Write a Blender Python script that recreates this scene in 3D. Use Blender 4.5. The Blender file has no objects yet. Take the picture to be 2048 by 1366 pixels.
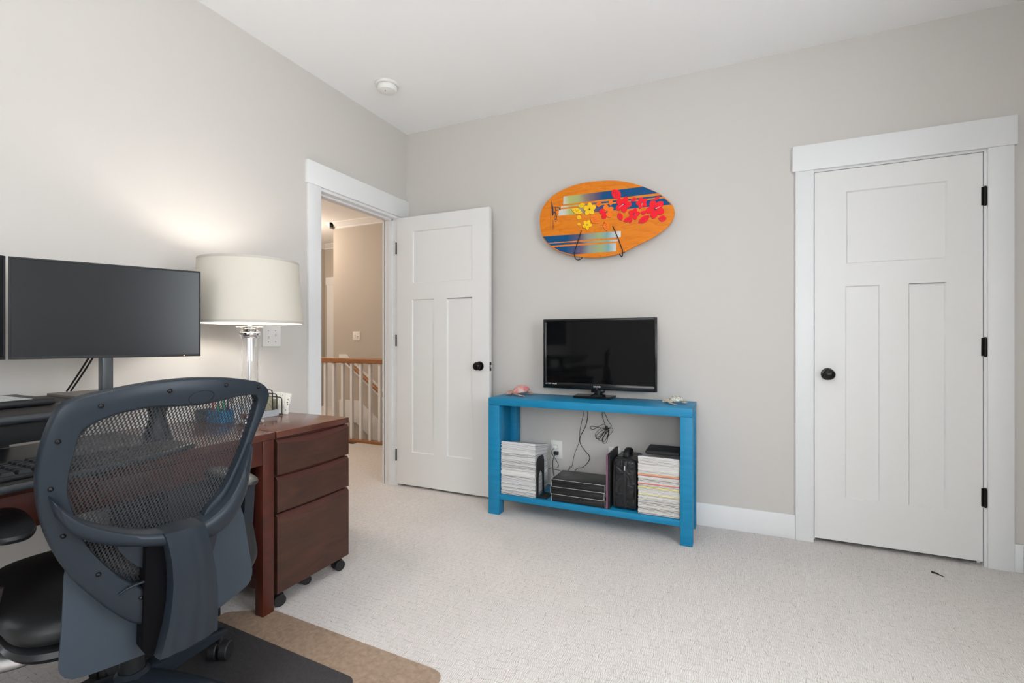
import bpy, bmesh, math, random
from mathutils import Vector, Matrix
random.seed(7)
C = bpy.context.scene.collection
PI = math.pi
R = math.radians

# ------------------------------------------------------------------ camera, world, lights, exposure
cam_d = bpy.data.cameras.new('camera'); cam = bpy.data.objects.new('camera', cam_d); C.objects.link(cam)
cam_d.sensor_width = 36.0; cam_d.lens = 953.0 / 2048 * 36
cam_d.shift_y = -2.0 / 2048
cam_d.clip_start = 0.05
cam.location = (0, 0, 1.12); cam.rotation_euler = (PI / 2, 0, R(24.335))
bpy.context.scene.camera = cam
sc = bpy.context.scene
sc.view_settings.view_transform = 'Standard'; sc.view_settings.look = 'None'
sc.view_settings.gamma = 1.0; sc.view_settings.exposure = 0.0
sc.view_settings.use_curve_mapping = False
w = bpy.data.worlds.new('sky'); sc.world = w; w.use_nodes = True
w.node_tree.nodes['Background'].inputs[0].default_value = (0.93, 0.965, 1.0, 1)
w.node_tree.nodes['Background'].inputs[1].default_value = 8.0

def area(name, loc, rot, sx, sy, power, col):
    l = bpy.data.lights.new(name, 'AREA'); l.shape = 'RECTANGLE'; l.size = sx; l.size_y = sy
    l.energy = power; l.color = col
    o = bpy.data.objects.new(name, l); C.objects.link(o); o.location = loc; o.rotation_euler = rot
    return o
def point(name, loc, power, col, r):
    l = bpy.data.lights.new(name, 'POINT'); l.energy = power; l.color = col; l.shadow_soft_size = r
    o = bpy.data.objects.new(name, l); C.objects.link(o); o.location = loc
    return o
# daylight: the sky outside the two windows, plus the brighter sky patch facing the right window
area('window_daylight', (1.50, 0.75, 1.50), (0, R(90), 0), 1.30, 1.35, 18, (0.80, 0.90, 1.0))
# unseen area lights added overhead as room fill; fixtures of the hall
area('room_fill_down', (-0.75, 0.10, 2.05), (0, 0, 0), 0.6, 0.6, 6, (1.0, 0.99, 0.97))
area('room_fill_up', (-0.75, 0.10, 2.10), (PI, 0, 0), 0.6, 0.6, 10, (1.0, 0.99, 0.97))
point('hall_fixture', (-4.55, 2.7, 2.35), 50, (1.0, 0.82, 0.67), 0.15)
point('hall_fixture_far', (-5.6, 4.6, 2.45), 32, (1.0, 0.82, 0.67), 0.10)

# ------------------------------------------------------------------ materials
def mat(name, col, rough=0.5, metal=0.0, spec=0.5, coat=0.0, trans=0.0, emit=None, estr=0.0, ior=1.45):
    m = bpy.data.materials.new(name); m.use_nodes = True
    b = m.node_tree.nodes['Principled BSDF']
    b.inputs['Base Color'].default_value = (*col, 1); b.inputs['Roughness'].default_value = rough
    b.inputs['Metallic'].default_value = metal; b.inputs['Specular IOR Level'].default_value = spec
    b.inputs['Coat Weight'].default_value = coat; b.inputs['Transmission Weight'].default_value = trans
    b.inputs['IOR'].default_value = ior
    if emit:
        b.inputs['Emission Color'].default_value = (*emit, 1); b.inputs['Emission Strength'].default_value = estr
    return m
class NT:
    def __init__(s, m): s.t = m.node_tree; s.b = s.t.nodes.get('Principled BSDF')
    def n(s, typ, **kw):
        x = s.t.nodes.new(typ)
        for k, v in kw.items():
            if k in x.inputs: x.inputs[k].default_value = v
            else: setattr(x, k, v)
        return x
    def l(s, a, b): s.t.links.new(a, b)
    def math(s, op, a, b=None, c=None):
        x = s.t.nodes.new('ShaderNodeMath'); x.operation = op
        for i, v in enumerate((a, b, c)):
            if v is None: continue
            if isinstance(v, (int, float)): x.inputs[i].default_value = v
            else: s.l(v, x.inputs[i])
        return x.outputs[0]
    def ramp(s, fac, stops):
        r = s.t.nodes.new('ShaderNodeValToRGB'); e = r.color_ramp.elements
        while len(e) < len(stops): e.new(0.5)
        for i, (p, c) in enumerate(stops): e[i].position = p; e[i].color = (*c, 1)
        s.l(fac, r.inputs[0]); return r.outputs[0]
    def bump(s, h, strength, dist):
        b = s.n('ShaderNodeBump', Strength=strength, Distance=dist); s.l(h, b.inputs['Height']); s.l(b.outputs[0], s.b.inputs['Normal'])

def fine_bump(m, scale, strength, dist=0.001, detail=3):
    t = NT(m); tc = t.n('ShaderNodeTexCoord'); nz = t.n('ShaderNodeTexNoise', Scale=scale, Detail=detail)
    t.l(tc.outputs['Object'], nz.inputs['Vector']); t.bump(nz.outputs[0], strength, dist); return m

WALL = fine_bump(mat('greige_wall_paint', (0.605, 0.575, 0.540), 0.75, spec=0.25), 220, 0.08)
CEIL = fine_bump(mat('white_ceiling_paint', (0.90, 0.90, 0.895), 0.85, spec=0.2), 150, 0.08)
TRIM = mat('white_trim_paint', (0.77, 0.775, 0.775), 0.38, spec=0.4)
DOORW = mat('white_door_paint', (0.765, 0.76, 0.74), 0.42, spec=0.4)
HALLW = fine_bump(mat('tan_hall_paint', (0.50, 0.46, 0.41), 0.75, spec=0.25), 220, 0.08)
BRONZE = mat('oil_rubbed_bronze', (0.012, 0.011, 0.010), 0.22, 0.6)
CHROME = mat('chrome', (0.85, 0.85, 0.86), 0.08, 1.0)
SILVER = mat('brushed_silver', (0.70, 0.71, 0.73), 0.28, 1.0)
PLATE = mat('white_plastic_plate', (0.78, 0.77, 0.74), 0.35)
DARKHOLE = mat('dark_slot', (0.02, 0.02, 0.02), 0.6)
BLKPL = fine_bump(mat('black_plastic', (0.012, 0.013, 0.015), 0.42), 900, 0.15, 0.0004)
BLKGL = mat('black_gloss', (0.004, 0.004, 0.005), 0.06, coat=0.5)
BLKMT = mat('black_matte', (0.015, 0.015, 0.016), 0.65)
CORD = mat('black_cord', (0.008, 0.008, 0.008), 0.5)
RUBBER = mat('black_rubber', (0.015, 0.015, 0.016), 0.5)

def carpet():
    m = mat('looped_carpet', (0.6, 0.55, 0.5), 0.95, spec=0.05); t = NT(m)
    tc = t.n('ShaderNodeTexCoord'); sep = t.n('ShaderNodeSeparateXYZ')
    nz = t.n('ShaderNodeTexNoise', Scale=22.0, Detail=2.0); t.l(tc.outputs['Object'], nz.inputs['Vector'])
    mixv = t.n('ShaderNodeMixRGB', blend_type='LINEAR_LIGHT', Fac=0.015); t.l(tc.outputs['Object'], mixv.inputs[1]); t.l(nz.outputs['Color'], mixv.inputs[2])
    br = t.n('ShaderNodeTexBrick', Scale=1.0); br.offset = 0.45; br.squash = 1.35; br.squash_frequency = 3
    t.l(mixv.outputs[0], br.inputs['Vector'])
    br.inputs['Mortar Size'].default_value = 0.0011; br.inputs['Mortar Smooth'].default_value = 0.6
    br.inputs['Brick Width'].default_value = 0.026; br.inputs['Row Height'].default_value = 0.020
    br.inputs['Color1'].default_value = (1, 1, 1, 1); br.inputs['Color2'].default_value = (0.86, 0.86, 0.86, 1); br.inputs['Mortar'].default_value = (0.0, 0.0, 0.0, 1)
    wv = t.n('ShaderNodeTexWave', Scale=46.0, Distortion=1.6, Detail=1.0); wv.inputs['Detail Scale'].default_value = 3.0
    t.l(mixv.outputs[0], wv.inputs['Vector'])
    fn = t.n('ShaderNodeTexNoise', Scale=420.0, Detail=3.0, Roughness=0.7); t.l(tc.outputs['Object'], fn.inputs['Vector'])
    big = t.n('ShaderNodeTexNoise', Scale=2.2, Detail=2.0); t.l(tc.outputs['Object'], big.inputs['Vector'])
    h = t.math('ADD', t.math('MULTIPLY', br.outputs['Color'], 0.5), t.math('MULTIPLY', wv.outputs['Fac'], 0.6))
    h = t.math('ADD', h, t.math('MULTIPLY', fn.outputs[0], 0.75))
    msk = t.n('ShaderNodeTexNoise', Scale=45.0, Detail=1.0); t.l(tc.outputs['Object'], msk.inputs['Vector'])
    crev = t.math('MULTIPLY', t.math('SUBTRACT', 1.0, br.outputs['Color']), t.math('MULTIPLY_ADD', msk.outputs[0], 3.4, -1.25))
    crev = t.math('MAXIMUM', crev, 0.0)
    v = t.math('MULTIPLY_ADD', fn.outputs[0], 0.46, 0.52)
    v = t.math('ADD', v, t.math('MULTIPLY', wv.outputs['Fac'], 0.24))
    v = t.math('SUBTRACT', v, t.math('MULTIPLY', crev, 0.38))
    v = t.math('MULTIPLY', v, t.math('MULTIPLY_ADD', big.outputs[0], 0.22, 0.885))
    col = t.ramp(v, [(0.0, (0.10, 0.075, 0.06)), (0.45, (0.50, 0.46, 0.425)), (0.92, (0.82, 0.775, 0.745))])
    t.l(col, t.b.inputs['Base Color']); t.bump(h, 0.85, 0.0026)
    return m
CARPET = carpet()

def wood(name, c1, c2, rough, scale=6, axis=(1, 1, 1), coat=0.0):
    m = mat(name, c1, rough, coat=coat); t = NT(m); tc = t.n('ShaderNodeTexCoord')
    mp = t.n('ShaderNodeMapping'); mp.inputs['Scale'].default_value = axis; t.l(tc.outputs['Object'], mp.inputs[0])
    nz = t.n('ShaderNodeTexNoise', Scale=scale, Detail=6.0, Roughness=0.65, Distortion=0.6); t.l(mp.outputs[0], nz.inputs['Vector'])
    col = t.ramp(nz.outputs[0], [(0.32, c2), (0.68, c1)]); t.l(col, t.b.inputs['Base Color'])
    return m
CHERRY = wood('dark_cherry_wood', (0.100, 0.018, 0.008), (0.040, 0.009, 0.005), 0.40, 5, (6, 1, 1.2))
CHERRYTOP = wood('dark_cherry_top', (0.13, 0.040, 0.022), (0.07, 0.021, 0.013), 0.24, 6, (6, 1, 1), coat=0.3)
WALNUTF = wood('walnut_drawer_front', (0.078, 0.030, 0.017), (0.042, 0.017, 0.011), 0.42, 4, (1, 1, 4))
CHERRYED = wood('cherry_chamfer', (0.080, 0.026, 0.020), (0.050, 0.018, 0.016), 0.28, 5, (6, 1, 1))
OAKRAIL = wood('oak_handrail', (0.40, 0.19, 0.08), (0.26, 0.11, 0.045), 0.35, 8, (1, 6, 6))

BLUE = mat('teal_blue_furniture_paint', (0.020, 0.225, 0.440), 0.45, spec=0.4)
def blue():
    t = NT(BLUE); tc = t.n('ShaderNodeTexCoord'); mp = t.n('ShaderNodeMapping'); mp.inputs['Scale'].default_value = (1.5, 12, 12)
    t.l(tc.outputs['Object'], mp.inputs[0]); nz = t.n('ShaderNodeTexNoise', Scale=4.0, Detail=5.0); t.l(mp.outputs[0], nz.inputs['Vector'])
    t.l(t.ramp(nz.outputs[0], [(0.25, (0.004, 0.185, 0.36)), (0.75, (0.010, 0.235, 0.44))]), t.b.inputs['Base Color'])
    t.bump(nz.outputs[0], 0.12, 0.002)
blue()

# ------------------------------------------------------------------ mesh helpers
def box(bm, x0, x1, y0, y1, z0, z1, bev=0.0, seg=2, mi=0):
    r = bmesh.ops.create_cube(bm, size=1.0)
    vs = r['verts']
    for v in vs:
        v.co = Vector(((x0 + x1) / 2 + v.co.x * (x1 - x0), (y0 + y1) / 2 + v.co.y * (y1 - y0), (z0 + z1) / 2 + v.co.z * (z1 - z0)))
    fs = set(f for v in vs for f in v.link_faces)
    for f in fs: f.material_index = mi
    if bev > 0:
        es = list(set(e for v in vs for e in v.link_edges))
        rr = bmesh.ops.bevel(bm, geom=es, offset=bev, segments=seg, affect='EDGES', profile=0.5)
        for f in rr['faces']: f.material_index = mi
def bx(*a, bev=0.0, seg=2):
    bm = bmesh.new(); box(bm, *a, bev=bev, seg=seg); return bm
def wloc(o):
    v = Vector((0, 0, 0))
    while o: v += o.location; o = o.parent
    return v
def obj(name, bm, mats, parent=None, smooth=35, local=False):
    if parent and not local:
        bmesh.ops.translate(bm, verts=bm.verts, vec=-wloc(parent))
    me = bpy.data.meshes.new(name)
    bmesh.ops.recalc_face_normals(bm, faces=bm.faces)
    bm.to_mesh(me); bm.free()
    for m in (mats if isinstance(mats, (list, tuple)) else [mats]): me.materials.append(m)
    if smooth:
        for p in me.polygons: p.use_smooth = True
        me.set_sharp_from_angle(angle=R(smooth))
    o = bpy.data.objects.new(name, me); C.objects.link(o)
    if parent: o.parent = parent
    return o
def thing(name, label, cat, loc=(0, 0, 0), group=None):
    o = bpy.data.objects.new(name, None); C.objects.link(o); o.location = loc; o.empty_display_size = 0.05
    o['label'] = label; o['category'] = cat
    if group: o['group'] = group
    return o
def tag(o, label, cat, group=None):
    o['label'] = label; o['category'] = cat
    if group: o['group'] = group
    return o
def struct(name, bm, m, parent=None, label=None, smooth=35):
    o = obj(name, bm, m, parent, smooth); 
    if not parent: o['kind'] = 'structure'
    if label: o['label'] = label
    return o
def poly_extrude(bm, pts, d, mi=0, bev=0):
    """pts: list of 3D points (planar), extruded by vector d"""
    a = [bm.verts.new(p) for p in pts]; b = [bm.verts.new(Vector(p) + Vector(d)) for p in pts]; n = len(a)
    fs = [bm.faces.new(a), bm.faces.new(b[::-1])] + [bm.faces.new((a[i], b[i], b[(i + 1) % n], a[(i + 1) % n])) for i in range(n)]
    for f in fs: f.material_index = mi
    return fs
def lathe(bm, prof, seg=32, axis='Z', center=(0, 0, 0), mi=0, cap=True):
    rings = []
    c = Vector(center)
    for r, h in prof:
        ring = []
        for i in range(seg):
            a = 2 * PI * i / seg; x, y = r * math.cos(a), r * math.sin(a)
            p = {'Z': (x, y, h), 'Y': (x, h, y), 'X': (h, x, y)}[axis]
            ring.append(bm.verts.new(c + Vector(p)))
        rings.append(ring)
    for k in range(len(rings) - 1):
        for i in range(seg):
            j = (i + 1) % seg
            f = bm.faces.new((rings[k][i], rings[k][j], rings[k + 1][j], rings[k + 1][i])); f.material_index = mi
    if cap:
        for ring in (rings[0], rings[-1]):
            f = bm.faces.new(ring); f.material_index = mi
def catmull(pts, n=6):
    P = [Vector(p) for p in pts]; out = []
    for i in range(len(P) - 1):
        p0 = P[max(i - 1, 0)]; p1 = P[i]; p2 = P[i + 1]; p3 = P[min(i + 2, len(P) - 1)]
        for k in range(n):
            t = k / n
            out.append(0.5 * ((2 * p1) + (p2 - p0) * t + (2 * p0 - 5 * p1 + 4 * p2 - p3) * t * t + (3 * p1 - p0 - 3 * p2 + p3) * t ** 3))
    out.append(P[-1]); return out
def tube(bm, pts, r, seg=8, smooth=6, cap=True, rs=None, flat=None):
    P = catmull(pts, smooth) if smooth else [Vector(p) for p in pts]
    n = len(P); prev = None; rings = []
    for i, p in enumerate(P):
        d = (P[min(i + 1, n - 1)] - P[max(i - 1, 0)]).normalized()
        if prev is None: u = d.cross(Vector((0, 0, 1)) if abs(d.z) < 0.9 else Vector((1, 0, 0))).normalized()
        else: u = (prev - d * prev.dot(d)).normalized()
        prev = u; v = d.cross(u)
        rr = r if rs is None else rs[0] + (rs[1] - rs[0]) * i / (n - 1)
        fu = 1.0 if flat is None else flat
        rings.append([bm.verts.new(p + u * math.cos(2 * PI * k / seg) * rr + v * math.sin(2 * PI * k / seg) * rr * fu) for k in range(seg)])
    for i in range(n - 1):
        for k in range(seg):
            j = (k + 1) % seg
            bm.faces.new((rings[i][k], rings[i][j], rings[i + 1][j], rings[i + 1][k]))
    if cap: bm.faces.new(rings[0]); bm.faces.new(rings[-1])
def ellipsoid(bm, c, rad, rot=None, seg=20, rings=12, mi=0, zmin=None):
    r = bmesh.ops.create_uvsphere(bm, u_segments=seg, v_segments=rings, radius=1.0)
    M = Matrix.Diagonal((*rad, 1))
    for v in r['verts']:
        p = M @ v.co
        if rot: p = rot @ p
        v.co = p + Vector(c)
        if zmin is not None and v.co.z < zmin: v.co.z = zmin
    for f in set(f for v in r['verts'] for f in v.link_faces): f.material_index = mi
def text_bm(body, size, bm, place, mi=0, shear=0.0, ext=0.0003):
    cu = bpy.data.curves.new('t', 'FONT'); cu.body = body; cu.size = size; cu.align_x = 'CENTER'; cu.align_y = 'CENTER'; cu.shear = shear
    cu.offset = size * 0.012
    o = bpy.data.objects.new('t', cu); C.objects.link(o); dg = bpy.context.evaluated_depsgraph_get()
    me = bpy.data.meshes.new_from_object(o.evaluated_get(dg)); b2 = bmesh.new(); b2.from_mesh(me)
    vm = {v: bm.verts.new(place(v.co)) for v in b2.verts}
    for f in b2.faces:
        nf = bm.faces.new([vm[v] for v in f.verts]); nf.material_index = mi
    b2.free(); bpy.data.meshes.remove(me); bpy.data.objects.remove(o); bpy.data.curves.remove(cu)

# ------------------------------------------------------------------ the room shell
XL, XR, YB, YF, ZC = -2.33, 1.31, 3.115, -1.5, 2.76
T = 0.12
OY0, OY1, OZ = 2.215, 2.998, 2.066     # doorway in the left wall
bm = bmesh.new()
box(bm, XL - T, XL, YF, OY0 - 0.012, 0, ZC); box(bm, XL - T, XL, OY1 + 0.012, YB, 0, ZC); box(bm, XL - T, XL, OY0 - 0.012, OY1 + 0.012, OZ + 0.012, ZC)
struct('wall_left', bm, WALL)
CX0, CX1, CZ = 0.4385, 1.1575, 2.058    # closet opening in the back wall
bm = bmesh.new()
box(bm, XL - T, CX0 - 0.012, YB, YB + T, 0, ZC); box(bm, CX1 + 0.012, XR + T, YB, YB + T, 0, ZC); box(bm, CX0 - 0.012, CX1 + 0.012, YB, YB + T, CZ + 0.012, ZC)
struct('wall_back', bm, WALL)
bm = bmesh.new()    # right wall with its window opening
box(bm, XR, XR + T, YF, 0.05, 0, ZC); box(bm, XR, XR + T, 1.45, YB, 0, ZC); box(bm, XR, XR + T, 0.05, 1.45, 0, 0.85); box(bm, XR, XR + T, 0.05, 1.45, 2.15, ZC)
struct('wall_right', bm, WALL)
bm = bmesh.new()    # wall behind the camera with its window opening
box(bm, XL - T, -0.9, YF - T, YF, 0, ZC); box(bm, 1.0, XR + T, YF - T, YF, 0, ZC); box(bm, -0.9, 1.0, YF - T, YF, 0, 0.85); box(bm, -0.9, 1.0, YF - T, YF, 2.15, ZC)
struct('wall_front', bm, WALL)
bm = bmesh.new(); box(bm, XL - T, XR + T, YF - T, YB + T, ZC, ZC + 0.1)
struct('ceiling', bm, CEIL)
bm = bmesh.new(); box(bm, -7.2, XL - T, 0.9, 7.3, ZC, ZC + 0.1)
struct('ceiling', bm, CEIL)
bm = bmesh.new()
box(bm, XL - T, XR + T, YF - T, YB + T, -0.05, 0); box(bm, -7.2, XL - T, 0.9, 4.06, -0.05, 0); box(bm, -7.2, -5.0, 4.06, 7.3, -0.05, 0)
struct('floor', bm, CARPET)
# window frames (outside the picture, they shape the daylight)
def window(name, a0, a1, z0, z1, plane, axis):
    bm = bmesh.new()
    def b(p0, p1, q0, q1, d0, d1):
        if axis == 'X': box(bm, plane + d0, plane + d1, p0, p1, q0, q1, bev=0.003)
        else: box(bm, p0, p1, plane - d1, plane - d0, q0, q1, bev=0.003)
    for s in (-1, 1):
        e = a0 if s < 0 else a1
        b(min(e, e - s * 0.05), max(e, e - s * 0.05), z0, z1, 0.02, 0.08)
        b(min(e, e + s * 0.09), max(e, e + s * 0.09), z0 - 0.02, z1, -0.018, 0)
    b(a0, a1, z0, z0 + 0.05, 0.02, 0.08); b(a0, a1, z1 - 0.05, z1, 0.02, 0.08)
    m = (a0 + a1) / 2; b(m - 0.03, m + 0.03, z0 + 0.05, z1 - 0.05, 0.02, 0.08)
    zm = (z0 + z1) / 2; b(a0 + 0.05, m - 0.03, zm - 0.02, zm + 0.02, 0.025, 0.075); b(m + 0.03, a1 - 0.05, zm - 0.02, zm + 0.02, 0.025, 0.075)
    b(a0 - 0.1, a1 + 0.1, z1, z1 + 0.14, -0.02, 0)
    b(a0 - 0.1, a1 + 0.1, z0 - 0.04, z0 - 0.02, -0.05, 0)
    struct(name, bm, TRIM)
window('window_1', 0.05, 1.45, 0.85, 2.15, XR, 'X')
window('window_2', -0.9, 1.0, 0.85, 2.15, YF, 'Y')
# baseboards
bm = bmesh.new(); box(bm, XL + 0.001, 0.3475, YB - 0.015, YB, 0, 0.136, bev=0.002); box(bm, 1.2655, XR, YB - 0.015, YB, 0, 0.136, bev=0.002)
struct('baseboard_back', bm, TRIM)
bm = bmesh.new(); box(bm, XL, XL + 0.015, YF, 2.122, 0, 0.136, bev=0.002); struct('baseboard_left', bm, TRIM)
bm = bmesh.new(); box(bm, XR - 0.015, XR, YF, YB - 0.016, 0, 0.136, bev=0.002); struct('baseboard_right', bm, TRIM)
bm = bmesh.new(); box(bm, XL + 0.016, XR - 0.016, YF, YF + 0.015, 0, 0.136, bev=0.002); struct('baseboard_front', bm, TRIM)

# shaker door slab: local x 0..w, z 0..h, face at y=0 towards -y, thickness t
def door_slab(w, h, t, panels, side=1):
    """front face grid with sunk panels; both faces"""
    bm = bmesh.new()
    rec, sl = 0.009, 0.006
    def face(y, s):
        # frame quads
        top = panels[0]; lows = panels[1:]
        zs = [0, lows[0][2], lows[0][3], top[2], top[3], h]
        q = lambda x0, x1, z0, z1, yy=y: bm.faces.new([bm.verts.new((x0, yy, z0)), bm.verts.new((x1, yy, z0)), bm.verts.new((x1, yy, z1)), bm.verts.new((x0, yy, z1))])
        q(0, w, 0, zs[1]); q(0, w, zs[2], zs[3]); q(0, w, zs[4], h)
        q(0, top[0], zs[3], zs[4]); q(top[1], w, zs[3], zs[4])
        q(0, lows[0][0], zs[1], zs[2]); q(lows[0][1], lows[1][0], zs[1], zs[2]); q(lows[1][1], w, zs[1], zs[2])
        for (x0, x1, z0, z1) in panels:
            o = [(x0, z0), (x1, z0), (x1, z1), (x0, z1)]; i = [(x0 + sl, z0 + sl), (x1 - sl, z0 + sl), (x1 - sl, z1 - sl), (x0 + sl, z1 - sl)]
            ov = [bm.verts.new((a, y, b)) for a, b in o]; iv = [bm.verts.new((a, y + s * rec, b)) for a, b in i]
            bm.faces.new(iv)
            for k in range(4): bm.faces.new((ov[k], ov[(k + 1) % 4], iv[(k + 1) % 4], iv[k]))
    face(0, 1); face(t, -1)
    c = [(0, 0), (w, 0), (w, h), (0, h)]
    for k in range(4):
        a, b = c[k], c[(k + 1) % 4]
        bm.faces.new([bm.verts.new((a[0], 0, a[1])), bm.verts.new((b[0], 0, b[1])), bm.verts.new((b[0], t, b[1])), bm.verts.new((a[0], t, a[1]))])
    bmesh.ops.remove_doubles(bm, verts=bm.verts, dist=0.00005)
    return bm
def knob(name, parent, x, y, z, s=-1):
    bm = bmesh.new()
    lathe(bm, [(0.030, 0), (0.033, s * 0.004), (0.031, s * 0.009), (0.014, s * 0.012), (0.011, s * 0.030), (0.020, s * 0.034), (0.0275, s * 0.042), (0.029, s * 0.052), (0.024, s * 0.061), (0.012, s * 0.066), (0.002, s * 0.067)], 28, 'Y', (x, y, z))
    return obj(name, bm, BRONZE, parent)
def hinge(parent, x, y, z, h=0.09, r=0.0065):
    bm = bmesh.new()
    lathe(bm, [(r * 0.5, -h / 2 - 0.004), (r, -h / 2), (r, -h / 6 - 0.0006), (r * 0.86, -h / 6), (r, -h / 6 + 0.0006), (r, h / 6 - 0.0006), (r * 0.86, h / 6), (r, h / 6 + 0.0006), (r, h / 2), (r * 0.5, h / 2 + 0.004)], 14, 'Z', (x, y, z))
    box(bm, x - 0.013, x + 0.013, y + 0.004, y + 0.0075, z - h / 2, z + h / 2)
    return obj('hinge', bm, BRONZE, parent)

# closet door (door_1)
d1 = bpy.data.objects.new('door_1', None); C.objects.link(d1); d1.location = (0.4415, 3.116, 0.0225); d1['kind'] = 'structure'
d1['label'] = 'closed white three panel closet door on the right of the back wall'
bm = door_slab(0.7125, 2.031, 0.035, [(0.149, 0.576, 1.516, 1.910), (0.144, 0.2965, 0.236, 1.394), (0.4185, 0.570, 0.236, 1.391)])
obj('door_panel', bm, DOORW, d1, 20, local=True)
knob('door_knob', d1, 0.5035, 3.116, 0.935)
for z in (1.835, 1.088, 0.342): hinge(d1, 1.1605, 3.1085, z)
# casing of the closet
bm = bmesh.new()
box(bm, 0.3485, 0.4355, YB - 0.018, YB, 0, 2.0665, bev=0.0015); box(bm, 1.1605 + 0.007, 1.2645, YB - 0.018, YB, 0, 2.0665, bev=0.0015)
box(bm, 0.333, 1.274, YB - 0.024, YB, 2.0665, 2.2085, bev=0.0015)
box(bm, 0.4265, 0.4385, YB - 0.003, YB + T, 0, 2.058); box(bm, 1.1575, 1.1695, YB - 0.003, YB + T, 0, 2.058); box(bm, 0.4265, 1.1695, YB - 0.003, YB + T, 2.056, 2.07)
box(bm, 0.4385, 0.4515, YB + 0.040, YB + 0.052, 0, 2.056); box(bm, 1.1445, 1.1575, YB + 0.040, YB + 0.052, 0, 2.056)
struct('trim_1', bm, TRIM)
bm = bmesh.new(); box(bm, 0.30, 1.30, YB + T + 0.5, YB + T + 0.52, 0, 2.3); box(bm, 0.28, 0.30, YB + T, YB + T + 0.52, 0, 2.3); box(bm, 1.30, 1.32, YB + T, YB + T + 0.52, 0, 2.3); box(bm, 0.28, 1.32, YB + T, YB + T + 0.52, 2.3, 2.32); box(bm, 0.28, 1.32, YB + T, YB + T + 0.52, -0.02, 0)
struct('wall_closet', bm, WALL)

# open room door (door_2) swung against the back wall
d2 = bpy.data.objects.new('door_2', None); C.objects.link(d2); d2.location = (-2.3255, 2.985, 0.018); d2['kind'] = 'structure'
d2['label'] = 'open white three panel door swung back beside the doorway to the hall'
bm = door_slab(0.800, 2.043, 0.035, [(0.148, 0.664, 1.536, 1.930), (0.141, 0.337, 0.252, 1.412), (0.452, 0.663, 0.252, 1.408)])
obj('door_panel', bm, DOORW, d2, 20, local=True)
kn = knob('door_knob', d2, -1.600, 2.985, 0.939)
bm = bmesh.new(); box(bm, -1.5255, -1.5235, 2.990, 3.014, 0.905, 0.967, bev=0.0008)
obj('latch_plate', bm, BRONZE, d2)
bm = bmesh.new(); box(bm, -1.5235, -1.513, 2.996, 3.008, 0.926, 0.946, bev=0.002)
obj('latch_bolt', bm, SILVER, d2)
for z in (1.83, 1.12, 0.24):
    bm = bmesh.new(); lathe(bm, [(0.0055, -0.045), (0.0055, 0.045)], 12, 'Z', (-2.3275, 2.979, z)); obj('hinge', bm, BRONZE, d2)
# casing + jamb of the doorway
bm = bmesh.new()
box(bm, XL, XL + 0.018, 2.124, 2.222, 0, 2.0775, bev=0.0015)
box(bm, XL, XL + 0.018, 3.008, 3.100, 0, 2.0775, bev=0.0015)
box(bm, XL, XL + 0.024, 2.112, 3.113, 2.0775, 2.218, bev=0.0015)
box(bm, XL - T - 0.004, XL + 0.004, OY0 - 0.012, OY0 + 0.006, 0, OZ); box(bm, XL - T - 0.004, XL + 0.004, OY1 - 0.006, OY1 + 0.012, 0, OZ); box(bm, XL - T - 0.004, XL + 0.004, OY0 - 0.012, OY1 + 0.012, OZ - 0.006, OZ + 0.012)
box(bm, XL - 0.075, XL - 0.042, OY0 + 0.006, OY0 + 0.018, 0, OZ - 0.006); box(bm, XL - 0.075, XL - 0.042, OY1 - 0.018, OY1 - 0.006, 0, OZ - 0.006); box(bm, XL - 0.075, XL - 0.042, OY0 + 0.006, OY1 - 0.006, OZ - 0.018, OZ - 0.006)
box(bm, XL - T - 0.02, XL - T, 2.124, 2.222, 0, 2.0775); box(bm, XL - T - 0.02, XL - T, 2.992, 3.08, 0, 2.0775); box(bm, XL - T - 0.02, XL - T, 2.11, 3.10, 2.0775, 2.218)
struct('trim_2', bm, TRIM)

# ------------------------------------------------------------------ hall seen through the doorway
bm = bmesh.new()
box(bm, -4.908, XL, 5.05, 5.17, -2.0, ZC); box(bm, -5.12, -4.908, 5.05, 5.17, -2.0, -0.05); box(bm, -5.03, -4.908, 5.05, 6.13, 0, ZC)
box(bm, -5.12, -5.0, 4.06, 5.05, -2.0, -0.05); box(bm, -5.12, XL - T, 3.94, 4.06, -2.0, -0.05); box(bm, -5.12, XL, 3.94, 5.17, -2.1, -2.0)
struct('wall_stairwell', bm, HALLW)
bm = bmesh.new(); box(bm, -7.2, -4.9, 6.13, 6.25, 0, ZC); struct('wall_hall_back', bm, HALLW)
bm = bmesh.new(); box(bm, -6.42, -6.30, 0.9, 6.13, 0, ZC); struct('wall_hall_left', bm, HALLW)
bm = bmesh.new(); box(bm, -7.2, XL - T, 0.8, 0.9, 0, ZC); struct('wall_hall_front', bm, HALLW)
bm = bmesh.new(); box(bm, XL - T - 0.001, XL - T + 0.05, 3.235, 5.05, -2.0, ZC); struct('wall_hall_right', bm, HALLW)
def crown(bm, p0, p1, n):
    prof = [(0, 0), (0.075, 0), (0.075, -0.012), (0.055, -0.022), (0.028, -0.055), (0.014, -0.062), (0.014, -0.080), (0, -0.085)]
    a = [bm.verts.new((p0[0] + n[0] * d, p0[1] + n[1] * d, ZC + z)) for d, z in prof]
    b = [bm.verts.new((p1[0] + n[0] * d, p1[1] + n[1] * d, ZC + z)) for d, z in prof]
    for i in range(len(prof) - 1): bm.faces.new((a[i], b[i], b[i + 1], a[i + 1]))
    bm.faces.new(a); bm.faces.new(b)
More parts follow.
